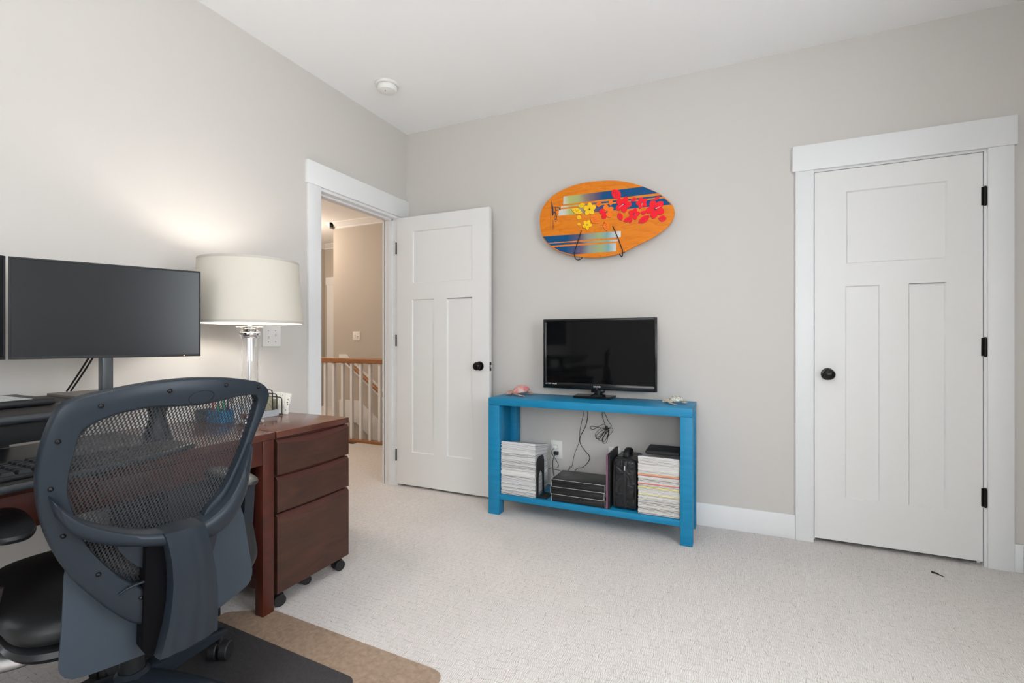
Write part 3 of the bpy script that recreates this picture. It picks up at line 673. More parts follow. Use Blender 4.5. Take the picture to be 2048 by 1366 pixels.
PINKSH = shell_mat('pink_turtle_shell', (0.60, 0.19, 0.19), (0.52, 0.47, 0.42), (0.72, 0.34, 0.33))
TANSK = shell_mat('tan_turtle_skin', (0.50, 0.36, 0.29), (0.56, 0.25, 0.22), (0.30, 0.2, 0.15))
turtle('turtle_figurine', 'pink carved turtle figurine at the left end of the console top', (-1.278, 2.975, 0.7505), R(222), 1.20, PINKSH, TANSK, TANSK, R(8))
WHSH = shell_mat('pale_turtle_shell', (0.62, 0.64, 0.55), (0.68, 0.66, 0.58), (0.16, 0.14, 0.10))
PALESK = shell_mat('pale_turtle_skin', (0.52, 0.44, 0.36), (0.60, 0.56, 0.47), (0.34, 0.22, 0.17))
turtle('turtle_figurine', 'pale green and white turtle figurine at the right end of the console top', (-0.275, 2.945, 0.7505), R(196), 0.86, WHSH, PALESK, PALESK, R(5))

# ------------------------------------------------------------------ skimboard on the wall
BX, BY, BZ = -0.7054, 3.055, 1.9007
OUT = [(-0.4668, 0.0249), (-0.4651, 0.0663), (-0.4557, 0.1067), (-0.4281, 0.1501), (-0.379, 0.1956), (-0.3198, 0.2239), (-0.2352, 0.2482), (-0.1422, 0.2582), (-0.0465, 0.2549), (0.0372, 0.2458), (0.1237, 0.2242), (0.2176, 0.1853), (0.309, 0.1343), (0.3628, 0.0902), (0.3982, 0.047), (0.4114, 0.0049), (0.4048, -0.0359), (0.3761, -0.0793), (0.318, -0.1226), (0.2544, -0.1568), (0.1803, -0.1862), (0.0999, -0.2206), (0.0274, -0.236), (-0.0614, -0.2418), (-0.132, -0.2362), (-0.2143, -0.2208), (-0.2825, -0.1991), (-0.3466, -0.1712), (-0.4008, -0.131), (-0.4391, -0.0839), (-0.4585, -0.0329)]
OUT = [(p.x, p.z) for p in catmull([(x, 0, z) for x, z in OUT + OUT[:1]], 3)][:-1]
STR = {'A': [(-0.2958, 0.1842), (0.2238, 0.1808), (0.318, 0.129), (-0.2984, 0.1307)], 'B': [(-0.3134, 0.1203), (0.3300, 0.1133), (0.3460, 0.1023), (-0.3134, 0.1096)],
       'C': [(-0.3278, 0.0985), (0.3520, 0.0939), (0.3930, 0.0491), (-0.3315, 0.0581)], 'D': [(-0.4430, -0.0712), (0.0869, -0.0835), (0.0855, -0.122), (-0.4080, -0.1180)],
       'E': [(-0.4020, -0.1226), (0.0687, -0.135), (0.0687, -0.1471), (-0.385, -0.1381)], 'F': [(-0.369, -0.1492), (0.0551, -0.1575), (0.0542, -0.2098), (-0.235, -0.2095), (-0.3200, -0.1800)]}
FL = [('y', -0.117, 0.0797, 0.0435), ('y', -0.134, -0.0216, 0.0331), ('o', -0.0058, 0.0489, 0.0487), ('r', 0.1021, 0.0834, 0.0522), ('r', 0.2174, 0.0804, 0.0366), ('r', 0.1689, 0.0154, 0.0383), ('r', 0.2989, 0.0325, 0.0592)]
LV = [('r', 0.0305, 0.1856, 0.0844, 0.1249, 0.0122), ('y', -0.2393, 0.0936, -0.1662, 0.0594, 0.0087), ('o', 0.0233, 0.1252, 0.0215, 0.0856, 0.0061), ('y', -0.193, 0.1032, -0.1472, 0.1164, 0.007), ('o', -0.0758, 0.1043, -0.0351, 0.1032, 0.0078), ('o', -0.1095, 0.0347, -0.0536, -0.0187, 0.0122), ('o', -0.0168, -0.0079, 0.0015, -0.075, 0.0087), ('o', -0.0425, -0.0344, -0.0168, -0.0152, 0.0038), ('r', 0.0701, 0.0333, 0.095, -0.0159, 0.0078), ('r', 0.1021, -0.022, 0.1515, -0.0111, 0.007), ('r', 0.1392, -0.0383, 0.1585, -0.0154, 0.0044), ('r', 0.148, 0.1029, 0.1863, 0.1124, 0.0061), ('r', 0.2888, 0.0893, 0.3257, 0.1057, 0.0044), ('r', 0.1967, -0.0423, 0.2651, -0.0056, 0.0096), ('r', 0.3173, -0.0251, 0.3655, -0.0354, 0.0087), ('r', 0.2105, 0.0214, 0.2447, 0.0141, 0.0061), ('y', -0.2045, 0.0375, -0.1738, 0.0268, 0.007), ('y', -0.2006, -0.0113, -0.1776, -0.0136, 0.0042)]
BWOOD = mat('orange_varnished_ply', (0.62, 0.22, 0.04), 0.35, spec=0.25)
t = NT(BWOOD); tc = t.n('ShaderNodeTexCoord'); mp = t.n('ShaderNodeMapping'); mp.inputs['Scale'].default_value = (2.2, 1, 9); t.l(tc.outputs['Object'], mp.inputs[0])
nz = t.n('ShaderNodeTexNoise', Scale=1.6, Detail=2.0, Distortion=0.6); t.l(mp.outputs[0], nz.inputs['Vector'])
rg = t.math('FRACT', t.math('MULTIPLY', nz.outputs[0], 6.0)); fg = t.n('ShaderNodeTexNoise', Scale=6.0, Detail=5.0); mp2 = t.n('ShaderNodeMapping'); mp2.inputs['Scale'].default_value = (3, 1, 40); t.l(tc.outputs['Object'], mp2.inputs[0]); t.l(mp2.outputs[0], fg.inputs['Vector'])
gv = t.math('ADD', t.math('MULTIPLY', rg, 0.30), t.math('MULTIPLY', fg.outputs[0], 0.7))
t.l(t.ramp(gv, [(0.20, (0.60, 0.150, 0.006)), (0.5, (0.74, 0.215, 0.010)), (0.9, (0.78, 0.25, 0.018))]), t.b.inputs['Base Color'])
def stripe_mat(name, stops):
    m = mat(name, (0.03, 0.13, 0.30), 0.35, spec=0.2); t = NT(m); tc = t.n('ShaderNodeTexCoord'); s = t.n('ShaderNodeSeparateXYZ'); t.l(tc.outputs['Object'], s.inputs[0])
    nz = t.n('ShaderNodeTexNoise', Scale=14.0, Detail=2.0); t.l(tc.outputs['Object'], nz.inputs['Vector'])
    f = t.math('ADD', t.math('MULTIPLY_ADD', s.outputs[0], 1.0 / 0.9, 0.5), t.math('MULTIPLY_ADD', nz.outputs[0], 0.05, -0.025))
    t.l(t.ramp(f, stops), t.b.inputs['Base Color']); return m
NAVY = (0.006, 0.078, 0.21)
STRT = stripe_mat('stripe_white_to_blue', [(0.17, (0.62, 0.60, 0.54)), (0.22, (0.42, 0.47, 0.16)), (0.28, (0.40, 0.42, 0.18)), (0.35, (0.25, 0.18, 0.17)), (0.42, (0.12, 0.09, 0.15)), (0.47, NAVY)])
STRB = stripe_mat('stripe_blue_to_white', [(0.20, NAVY), (0.30, (0.13, 0.10, 0.17)), (0.37, (0.28, 0.30, 0.26)), (0.45, (0.33, 0.40, 0.20)), (0.50, (0.20, 0.36, 0.36)), (0.57, (0.66, 0.68, 0.68))])
PETY = mat('yellow_print', (0.93, 0.58, 0.015), 0.4, spec=0.2); PETO = mat('orange_print', (0.90, 0.20, 0.012), 0.4, spec=0.2); PETR = mat('red_print', (0.90, 0.014, 0.028), 0.4, spec=0.2); INK = mat('dark_print', (0.02, 0.02, 0.05), 0.4)
board = thing('skimboard', 'orange wooden skimboard with hibiscus print hanging on the back wall', 'skimboard', (BX, BY, BZ))
bm = bmesh.new()
mats = [BWOOD, STRT, STRB, PETY, PETO, PETR, INK, LOGO]
N = len(OUT); cen = Vector((-0.03, 0, 0.01))
ringsf = []
for (ins, y) in ((0.0, 0.0035), (0.0, -0.0015), (0.0025, -0.0035)):
    ringsf.append([bm.verts.new((x - (x + 0.03) * ins * 2.4, y, z - (z - 0.01) * ins * 4)) for x, z in OUT])
back = [bm.verts.new((x, 0.0055, z)) for x, z in OUT]; ringsf.insert(0, back)
for k in range(3):
    for i in range(N): bm.faces.new((ringsf[k][i], ringsf[k][(i + 1) % N], ringsf[k + 1][(i + 1) % N], ringsf[k + 1][i]))
bm.faces.new(ringsf[3]); bm.faces.new(back)
YD = [-0.0037]
def decal(pts, mi, dy=0.0):
    f = bm.faces.new([bm.verts.new((x, YD[0] - dy, z)) for x, z in pts]); f.material_index = mi
for k, v in STR.items(): decal(v, 1 if k in 'ABC' else 2)
mi_ = {'y': 3, 'o': 4, 'r': 5}
for n_, (c, x, z, r) in enumerate(FL):
    for sh, mi, dy in ((0.0022, 6, 0.0003), (0.0, mi_[c], 0.0006)):
        for q in range(5):
            a = 2 * PI * q / 5 + n_ * 0.7 + 0.3; cxp, czp = x + math.cos(a) * r * 0.54 - sh, z + math.sin(a) * r * 0.54 - sh
            pts = []
            for i in range(18):
                b = 2 * PI * i / 18; rr = r * (0.46 + 0.025 * math.cos(5 * b)); u = math.cos(b) * rr; v = math.sin(b) * rr * 0.78
                pts.append((cxp + u * math.cos(a) - v * math.sin(a), czp + u * math.sin(a) + v * math.cos(a)))
            col = mi
            if c == 'o' and mi != 6 and q in (1, 2): col = 5
            decal(pts, col, dy + 0.00003 * q)
    for q in range(10):
        a = 2 * PI * q / 10 + n_; L = r * (0.42 if q % 2 else 0.25); wv = r * 0.025
        decal([(x + math.cos(a + 1.57) * wv, z + math.sin(a + 1.57) * wv), (x + math.cos(a) * L, z + math.sin(a) * L), (x - math.cos(a + 1.57) * wv, z - math.sin(a + 1.57) * wv)], 6, 0.0009)
    sa = 0.7 + n_; decal([(x, z + r * 0.05), (x + math.cos(sa) * r * 0.7, z + math.sin(sa) * r * 0.7), (x + r * 0.05, z)], 7 if c == 'r' else 3, 0.0010)
for (c, xa, za, xb, zb, wv) in LV:
    d = Vector((xb - xa, zb - za)); L = d.length; d.normalize(); p = Vector((-d.y, d.x)); wv *= 2.0
    for sh, mi, dy in ((0.002, 6, 0.0003), (0.0, mi_[c], 0.0007)):
        pts = []
        for i in range(21):
            f = i / 20; h = wv * math.sin(PI * f) ** 0.8 * (1 + 0.12 * (i % 2)); pts.append((xa + d.x * L * f + p.x * h - sh, za + d.y * L * f + p.y * h - sh))
        for i in range(19, 0, -1):
            f = i / 20; h = -wv * math.sin(PI * f) ** 0.8 * (1 + 0.12 * (i % 2)); pts.append((xa + d.x * L * f + p.x * h - sh, za + d.y * L * f + p.y * h - sh))
        decal(pts, mi, dy)
    for i in range(6):
        f = 0.15 + i * 0.12; q = Vector((xa, za)) + d * L * f; s_ = 1 if i % 2 else -1
        e = q + d * L * 0.13 + p * wv * 0.6 * s_; decal([tuple(q), tuple(q + d * L * 0.05), tuple(e)], 6, 0.0010)
# logo of the board: rider figure, vertical line and lettering
decal([(-0.380, 0.174), (-0.3665, 0.110), (-0.3670, 0.068), (-0.3745, 0.060), (-0.3790, 0.085), (-0.3820, 0.130)], 6, 0.0003)
decal([(-0.3885, 0.110), (-0.3868, 0.110), (-0.3862, -0.030), (-0.3882, -0.030)], 6, 0.0003)
for a, b, wv in (((-0.366, 0.121), (-0.345, 0.118), 0.002), ((-0.345, 0.118), (-0.322, 0.112), 0.002), ((-0.322, 0.114), (-0.3205, 0.094), 0.0055), ((-0.348, 0.098), (-0.329, 0.098), 0.0035), ((-0.352, 0.116), (-0.354, 0.086), 0.0030), ((-0.365, 0.090), (-0.345, 0.074), 0.004), ((-0.350, 0.078), (-0.344, 0.050), 0.0035), ((-0.344, 0.055), (-0.3415, 0.028), 0.0016), ((-0.372, 0.078), (-0.362, 0.080), 0.003)):
    a = Vector(a); b = Vector(b); d = (b - a).normalized(); p = Vector((-d.y, d.x)) * wv
    decal([tuple(a + p), tuple(b + p * 0.7), tuple(b - p * 0.7), tuple(a - p)], 6, 0.0004)
text_bm('PORT', 0.021, bm, lambda c: (-0.3545 + c.y, YD[0] - 0.0004, 0.046 - c.x), 6, 0.3)
text_bm('LIZARD', 0.0185, bm, lambda c: (-0.3690 + c.y * 0.8, YD[0] - 0.0004, 0.003 - c.x), 6, 0.3)
obj('board', bm, mats, board, 25, local=True)
# wire hanger holding it
hg = thing('wall_hanger', 'pair of black wire hooks gripping the skimboard', 'wall hanger', (BX - 0.05, 3.11, BZ - 0.2))
def wv(l, yy=3.043): return [(BX + a, yy, BZ + b) for a, b in l]
for pts in (wv([(-0.1704, -0.0576), (-0.195, -0.13), (-0.2169, -0.1964)]) + [(BX - 0.2135, 3.040, BZ - 0.230), (BX - 0.208, 3.047, BZ - 0.2420), (BX - 0.196, 3.068, BZ - 0.2450), (BX - 0.180, 3.090, BZ - 0.2300), (BX - 0.178, 3.108, BZ - 0.2050)],
            wv([(0.0362, -0.0481), (0.068, -0.125), (0.0975, -0.2059)]) + [(BX + 0.0995, 3.040, BZ - 0.230), (BX + 0.097, 3.047, BZ - 0.2420), (BX + 0.086, 3.068, BZ - 0.2430), (BX + 0.072, 3.090, BZ - 0.2250), (BX + 0.070, 3.108, BZ - 0.2050)]):
    bm = bmesh.new(); tube(bm, pts, 0.0031, 8, 6); obj('hook', bm, BLKMT, hg)
bm = bmesh.new(); box(bm, BX - 0.20, BX + 0.10, 3.106, 3.1145, BZ - 0.215, BZ - 0.190, bev=0.002); obj('mounting_bar', bm, BLKMT, hg)

# ------------------------------------------------------------------ desk, file cabinet
dk = thing('desk', 'dark cherry wooden desk standing along the left wall', 'desk', (-2.0, 0.7, 0))
obj('desktop', bx(-2.325, -1.700, -0.25, 1.389, 0.714, 0.742, bev=0.003), CHERRYTOP, dk)
for x0_ in (-1.748, -2.30):
    for y0_ in (1.333, -0.22): obj('leg', bx(x0_, x0_ + 0.046, y0_, y0_ + 0.052, 0.0047 if (x0_ > -2 and y0_ > 0) else 0, 0.7135, bev=0.002), CHERRY, dk)
obj('apron', bx(-1.722, -1.704, -0.165, 1.332, 0.618, 0.7135, bev=0.001), CHERRY, dk)
obj('apron', bx(-2.295, -2.280, -0.165, 1.332, 0.618, 0.7135, bev=0.001), CHERRY, dk)
obj('apron', bx(-2.25, -1.75, 1.345, 1.362, 0.618, 0.7135, bev=0.001), CHERRY, dk)
dr = obj('drawer', bx(-1.7035, -1.696, 0.78, 1.272, 0.628, 0.703, bev=0.0025), CHERRY, dk)

fc = thing('file_cabinet', 'dark cherry rolling file cabinet with three drawers beside the desk', 'file cabinet', (-1.98, 1.60, 0))
fy0, fy1, fx = 1.3955, 1.809, -1.700
obj('cabinet_top', bx(-2.30, fx, fy0, fy1, 0.7145, 0.742, bev=0.003), CHERRYTOP, fc)
obj('cabinet_body', bx(-2.295, fx - 0.024, fy0 + 0.003, fy1 - 0.003, 0.062, 0.714, bev=0.001), CHERRY, fc)
def drawer_front(z0, z1):
    bm = bmesh.new(); n = 24; rows = []
    for i in range(n + 1):
        f = i / n; y = fy0 + 0.003 + (fy1 - fy0 - 0.005) * f
        sag = 0.013 * math.sin(PI * f)
        zt = z1 - sag * 0.55; ch = 0.013 + 0.012 * (math.sin(PI * f) ** 1.2)
        rows.append([bm.verts.new(p) for p in ((fx - 0.002, y, z0), (fx, y, z0 + 0.002), (fx, y, zt - ch), (fx - 0.011 - sag * 0.4, y, zt), (fx - 0.022, y, zt), (fx - 0.022, y, z0))])
    for i in range(n):
        for k in range(6):
            f = bm.faces.new((rows[i][k], rows[i + 1][k], rows[i + 1][(k + 1) % 6], rows[i][(k + 1) % 6]))
            f.material_index = 1 if k == 2 else 0
    bm.faces.new(rows[0]); bm.faces.new(rows[-1])
    return obj('drawer', bm, [WALNUTF, CHERRYED], fc, 25)
drawer_front(0.066, 0.396); drawer_front(0.403, 0.552); drawer_front(0.560, 0.7075)
def caster(parent, x, y, z=0.0, r=0.025, wdt=0.022, ang=0.0, top=0.062):
    M = Matrix.Translation((x, y, z)) @ Matrix.Rotation(ang, 4, 'Z')
    c = obj('caster', (lambda bm: (lathe(bm, [(0.008, r + 0.02), (0.008, top)], 12, 'Z'), box(bm, -0.012, 0.02, -wdt * 0.45, wdt * 0.45, r * 0.9, r * 1.9, bev=0.003), bmesh.ops.transform(bm, matrix=M, verts=bm.verts), bm)[-1])(bmesh.new()), BLKPL, parent)
    for s in (-1, 1):
        bm = bmesh.new(); c0 = s * wdt * 0.62
        lathe(bm, [(r * 0.3, c0 - wdt * 0.46), (r * 0.9, c0 - wdt * 0.46), (r, c0 - wdt * 0.36), (r, c0 + wdt * 0.36), (r * 0.9, c0 + wdt * 0.46), (r * 0.3, c0 + wdt * 0.46)], 28, 'Y', (0, 0, r + 0.0005))
        bmesh.ops.transform(bm, matrix=M, verts=bm.verts); obj('wheel', bm, RUBBER, c)
    return c
for (x, y, a) in ((-1.735, 1.432, 1.2), (-1.735, 1.772, 1.3), (-2.25, 1.44, 0.3), (-2.25, 1.765, 0.5)): caster(fc, x, y, ang=a)
bm = bmesh.new(); box(bm, -1.78, -1.758, 1.595, 1.612, 0.018, 0.0615, bev=0.002); obj('lock_bracket', bm, CHERRYED, fc)
caster(fc, -1.775, 1.612, ang=1.0, r=0.022)

# computer tower under the desk
pc = thing('computer_tower', 'dark grey computer tower standing under the desk', 'computer', (-2.0, 1.17, 0))
PCM = mat('dark_grey_case', (0.035, 0.040, 0.048), 0.4)
obj('case', bx(-2.22, -1.86, 1.055, 1.262, 0.012, 0.600, bev=0.006), PCM, pc)
obj('front_panel', bx(-1.8595, -1.845, 1.060, 1.257, 0.020, 0.595, bev=0.005), BLKPL, pc)
for (a, b) in ((-2.2, 1.07), (-2.2, 1.24), (-1.88, 1.07), (-1.88, 1.24)): obj('foot', bx(a - 0.012, a + 0.012, b - 0.01, b + 0.01, 0, 0.0118), RUBBER, pc)

# sit-stand converter on the desk
cv = thing('desk_riser', 'black sit-stand desk riser with a keyboard tray on the desk', 'desk riser', (-1.95, 0.5, 0.742))
RISER = mat('black_riser_board', (0.020, 0.018, 0.017), 0.45)
ROUNDED = mat('riser_edge', (0.03, 0.034, 0.04), 0.32)
obj('upper_platform', bx(-2.235, -1.712, -0.20, 0.775, 0.900, 0.922, bev=0.004), RISER, cv)
bm = bmesh.new(); tube(bm, [(-1.704, -0.20, 0.911), (-1.704, 0.775, 0.911)], 0.011, 12, 0); obj('platform_edge', bm, ROUNDED, cv)
obj('rear_shelf', bx(-2.235, -1.95, 0.7755, 1.215, 0.905, 0.922, bev=0.003), RISER, cv)
obj('front_skirt', bx(-1.735, -1.722, -0.18, 0.76, 0.845, 0.8995, bev=0.002), BLKPL, cv)
obj('back_panel', bx(-2.215, -2.205, -0.18, 0.765, 0.7605, 0.8995), BLKPL, cv)
obj('base_plate', bx(-2.20, -1.722, -0.05, 1.065, 0.7425, 0.760, bev=0.004), ROUNDED, cv)
for y in (0.02, 1.10):
    bm = bmesh.new()
    prof = [(0.052, 0.7605), (0.038, 0.79), (0.027, 0.82), (0.030, 0.855), (0.045, 0.88), (0.058, 0.8995)] if y < 1 else [(0.052, 0.7430), (0.038, 0.78), (0.027, 0.82), (0.030, 0.855), (0.045, 0.88), (0.058, 0.9045)]
    lathe(bm, prof, 20, 'Z', (-1.985, y, 0)); obj('lift_column', bm, BLKPL, cv)
for y in (-0.12, 0.70): obj('tray_arm', bx(-1.72, -1.50, y - 0.012, y + 0.012, 0.762, 0.779, bev=0.003), BLKPL, cv)
bm = bmesh.new(); poly_extrude(bm, [(-1.66, -0.20, 0.780), (-1.462, -0.20, 0.780), (-1.462, 0.60, 0.780), (-1.475, 0.72, 0.780), (-1.505, 0.86, 0.780), (-1.545, 0.955, 0.780), (-1.66, 0.955, 0.780)], (0, 0, 0.017)); obj('keyboard_tray', bm, RISER, cv, 25)
bm = bmesh.new(); tube(bm, [(-1.456, -0.20, 0.7885), (-1.456, 0.60, 0.7885), (-1.469, 0.72, 0.7885), (-1.499, 0.86, 0.7885), (-1.540, 0.957, 0.7885)], 0.009, 12, 0); obj('tray_edge', bm, ROUNDED, cv)
# keyboard
kb = thing('keyboard', 'black keyboard lying on the riser tray', 'keyboard', (-1.56, 0.42, 0.7975))
KX0, KX1, KY0, KY1 = -1.660, -1.492, 0.16, 0.655
obj('base', bx(KX0, KX1, KY0, KY1, 0.7975, 0.808, bev=0.004), BLKPL, kb)
keyp = None
for r_ in range(6):
    for c_ in range(16):
        x = KX1 - 0.020 - r_ * 0.0245; y = KY1 - 0.016 - c_ * 0.0302
        if keyp is None:
            bm = bmesh.new(); vs = []
            for (hw, z) in ((0.0105, 0), (0.0100, 0.004), (0.0078, 0.0085)): vs.append([bm.verts.new((a * hw, b * hw * 1.15, z)) for a, b in ((-1, -1), (1, -1), (1, 1), (-1, 1))])
            for k in range(2):
                for i in range(4): bm.faces.new((vs[k][i], vs[k][(i + 1) % 4], vs[k + 1][(i + 1) % 4], vs[k + 1][i]))
            bm.faces.new(vs[0]); bm.faces.new(vs[2])
            keyp = obj('key', bm, BLKPL, None, 30); kk = keyp
        else:
            kk = keyp.copy(); C.objects.link(kk)
        kk.parent = kb; kk.location = (x + 1.56, y - 0.42, 0.8083 - 0.7975)
# tablet
tb = thing('tablet', 'black framed tablet lying flat on the desk riser', 'tablet', (-2.0, 0.65, 0.922))
bm = bmesh.new(); box(bm, -2.140, -1.885, 0.37, 0.762, 0.9225, 0.943, bev=0.009, seg=3); obj('housing', bm, BLKPL, tb)
obj('screen', bx(-2.112, -1.915, 0.40, 0.715, 0.9432, 0.9440), mat('pale_tablet_screen', (0.42, 0.47, 0.46), 0.12), tb)

# monitors
def monitor(label, C0, ang, w, h, z0, power=True, cut=None):
    """C0 = centre of the front face (x, y); ang = heading of the face normal"""
    t = thing('monitor', label, 'monitor', (C0[0], C0[1], 0.9405))
    M = Matrix.Translation((C0[0], C0[1], 0)) @ Matrix.Rotation(ang, 4, 'Z')
    def b(x0, x1, y0, y1, q0, q1, bev=0.0):
        bm = bmesh.new(); box(bm, x0, x1, y0, y1, q0, q1, bev=bev); bmesh.ops.transform(bm, matrix=M, verts=bm.verts); return bm
    bm = bmesh.new()
    for a in ((-0.014, 0, -w / 2, -w / 2 + 0.006, z0, z0 + h), (-0.014, 0, w / 2 - 0.006, w / 2, z0, z0 + h), (-0.014, 0, -w / 2 + 0.005, w / 2 - 0.005, z0 + h - 0.006, z0 + h), (-0.014, 0, -w / 2 + 0.005, w / 2 - 0.005, z0, z0 + 0.009)): box(bm, *a, bev=0.001)
    bmesh.ops.transform(bm, matrix=M, verts=bm.verts); obj('bezel', bm, BLKMT, t)
    obj('screen', b(-0.013, -0.0015, -w / 2 + 0.005, w / 2 - 0.005, z0 + 0.008, z0 + h - 0.005), MSCR, t)
    obj('back_shell', b(-0.034, -0.0145, -w / 2 + 0.01, w / 2 - 0.01, z0 + 0.01, z0 + h - 0.01, 0.008), BLKPL, t)
    if power: obj('power_light', b(-0.002, 0.0008, w / 2 - 0.055, w / 2 - 0.051, z0 + 0.003, z0 + 0.005), mat('orange_led', (0.8, 0.3, 0.2), 0.4, emit=(1.0, 0.4, 0.25), estr=2.0), t)
    return t, b
MSCR = mat('matte_screen', (0.008, 0.010, 0.012), 0.24, spec=0.45)
ang = math.atan2(-0.212, 0.4655)
mt, mb = monitor('right of the two black monitors, in front of the table lamp', (-1.952, 0.944), ang, 0.511, 0.325, 1.060)
STEEL = mat('grey_steel_post', (0.16, 0.18, 0.20), 0.30, 0.7)
obj('post', bx(-2.165, -2.135, 0.995, 1.030, 0.9315, 1.22, bev=0.002), STEEL, mt)
obj('arm', (lambda bm: (tube(bm, [(-2.14, 1.01, 1.20), (-2.05, 0.985, 1.215), (-1.985, 0.962, 1.22)], 0.014, 10, 3), bm)[-1])(bmesh.new()), BLKPL, mt)
bm = bmesh.new(); poly_extrude(bm, [(-2.225, 0.87, 0.9225), (-1.975, 0.86, 0.9225), (-1.955, 0.885, 0.9225), (-1.955, 1.19, 0.9225), (-1.98, 1.205, 0.9225), (-2.225, 1.205, 0.9225)], (0, 0, 0.008)); obj('stand_base', bm, mat('taupe_metal_base', (0.17, 0.155, 0.14), 0.4, 0.3), mt)
mt2, mb2 = monitor('left of the two black monitors, cut off by the picture edge', (-1.955, 0.474), -ang, 0.511, 0.325, 1.060)
obj('post', bx(-2.165, -2.135, 0.29, 0.325, 0.9315, 1.22, bev=0.002), STEEL, mt2)
obj('arm', (lambda bm: (tube(bm, [(-2.14, 0.31, 1.20), (-2.05, 0.38, 1.215), (-1.985, 0.435, 1.22)], 0.014, 10, 3), bm)[-1])(bmesh.new()), BLKPL, mt2)
obj('stand_base', bx(-2.23, -2.148, 0.22, 0.50, 0.9225, 0.9305, bev=0.002), STEEL, mt2)
for k, dy in enumerate((0.0, 0.012)):
    cord('monitor_cable', ('front' if k == 0 else 'rear') + ' black cable hanging from the right monitor to the riser', [(-2.04, 0.925 + dy, 1.09), (-2.06, 0.920 + dy, 1.06), (-2.13, 0.915 + dy, 0.99), (-2.19, 0.912 + dy, 0.936)], 0.003, 'cable')

# table lamp
SHADE = mat('ivory_lamp_shade', (0.62, 0.58, 0.50), 0.85, spec=0.1)
t = NT(SHADE)
tl = t.n('ShaderNodeBsdfTranslucent'); tl.inputs[0].default_value = (0.92, 0.84, 0.70, 1); ad = t.n('ShaderNodeMixShader'); ad.inputs[0].default_value = 0.010
outn = [n for n in t.t.nodes if n.type == 'OUTPUT_MATERIAL'][0]
t.l(t.b.outputs[0], ad.inputs[1]); t.l(tl.outputs[0], ad.inputs[2]); t.l(ad.outputs[0], outn.inputs[0])
tc = t.n('ShaderNodeTexCoord'); mp = t.n('ShaderNodeMapping'); mp.inputs['Scale'].default_value = (260, 260, 12); t.l(tc.outputs['Object'], mp.inputs[0]); nz = t.n('ShaderNodeTexNoise', Scale=1.0, Detail=2.0); t.l(mp.outputs[0], nz.inputs['Vector']); t.bump(nz.outputs[0], 0.25, 0.001)
GLASS = mat('clear_glass', (1, 1, 1), 0.01, trans=1.0, ior=1.46)
LX, LY = -1.975, 1.480
lp = thing('table_lamp', 'table lamp with ivory drum shade and clear glass column, lit', 'lamp', (LX, LY, 0.742))
bm = bmesh.new(); rb, rt, zb, zt = 0.2225, 0.203, 1.197, 1.477
lathe(bm, [(rb, zb), (rt, zt), (rt - 0.002, zt), (rb - 0.002, zb), (rb, zb)], 72, 'Z', (LX, LY, 0), cap=False); sh_ = obj('lamp_shade', bm, SHADE, lp, 30)
bm = bmesh.new(); lathe(bm, [(rb - 0.001, zb - 0.001), (rb + 0.001, zb - 0.001), (rb + 0.0006, zb + 0.010), (rb - 0.001, zb + 0.010)], 72, 'Z', (LX, LY, 0), cap=False); BIND = mat('shade_binding', (0.50, 0.47, 0.42), 0.8); obj('shade_trim', bm, BIND, sh_, 30); bm = bmesh.new(); lathe(bm, [(rt - 0.001, zt + 0.001), (rt + 0.001, zt + 0.001), (rt + 0.0016, zt - 0.009), (rt - 0.001, zt - 0.009)], 72, 'Z', (LX, LY, 0), cap=False); obj('shade_trim', bm, BIND, sh_, 30)
bm = bmesh.new()
for k in range(3):
    a = k * 2 * PI / 3; tube(bm, [(LX, LY, zt - 0.03), (LX + math.cos(a) * (rt - 0.003), LY + math.sin(a) * (rt - 0.003), zt - 0.012)], 0.0015, 6, 0)
obj('shade_spider', bm, SILVER, lp)
bm = bmesh.new(); lathe(bm, [(0.010, 1.165), (0.008, 1.19), (0.007, 1.23), (0.014, 1.235), (0.014, 1.275), (0.010, 1.28)], 20, 'Z', (LX, LY, 0)); obj('socket', bm, CHROME, lp)
bm = bmesh.new(); lathe(bm, [(0.012, 1.281), (0.020, 1.30), (0.030, 1.325), (0.030, 1.345), (0.018, 1.368), (0.003, 1.375)], 20, 'Z', (LX, LY, 0)); obj('bulb', bm, mat('lit_bulb', (1, 1, 1), 0.4, emit=(1.0, 0.87, 0.70), estr=14.0), lp)
bm = bmesh.new(); lathe(bm, [(0.050, 1.176), (0.056, 1.180), (0.054, 1.183), (0.020, 1.186)], 36, 'Z', (LX, LY, 0)); lathe(bm, [(0.034, 1.136), (0.043, 1.143), (0.045, 1.150), (0.043, 1.158), (0.034, 1.163), (0.031, 1.170), (0.036, 1.1755)], 36, 'Z', (LX, LY, 0)); lathe(bm, [(0.036, 1.131), (0.037, 1.1355)], 36, 'Z', (LX, LY, 0)); obj('collar', bm, CHROME, lp)
bm = bmesh.new(); lathe(bm, [(0.034, 0.795), (0.034, 1.1305), (0.0305, 1.1305), (0.0305, 0.795), (0.034, 0.795)], 48, 'Z', (LX, LY, 0), cap=False); bmesh.ops.remove_doubles(bm, verts=bm.verts, dist=0.00005); obj('glass_column', bm, GLASS, lp)
bm = bmesh.new(); lathe(bm, [(0.0050, 0.790), (0.0050, 1.1340)], 14, 'Z', (LX, LY, 0)); obj('center_rod', bm, SILVER, lp)
bm = bmesh.new(); lathe(bm, [(0.060, 0.7425), (0.062, 0.750), (0.060, 0.758), (0.042, 0.766), (0.040, 0.784), (0.044, 0.794)], 36, 'Z', (LX, LY, 0)); obj('base', bm, CHROME, lp)
point('lamp_bulb_light', (LX, LY, 1.335), 16, (1.0, 0.96, 0.90), 0.045)

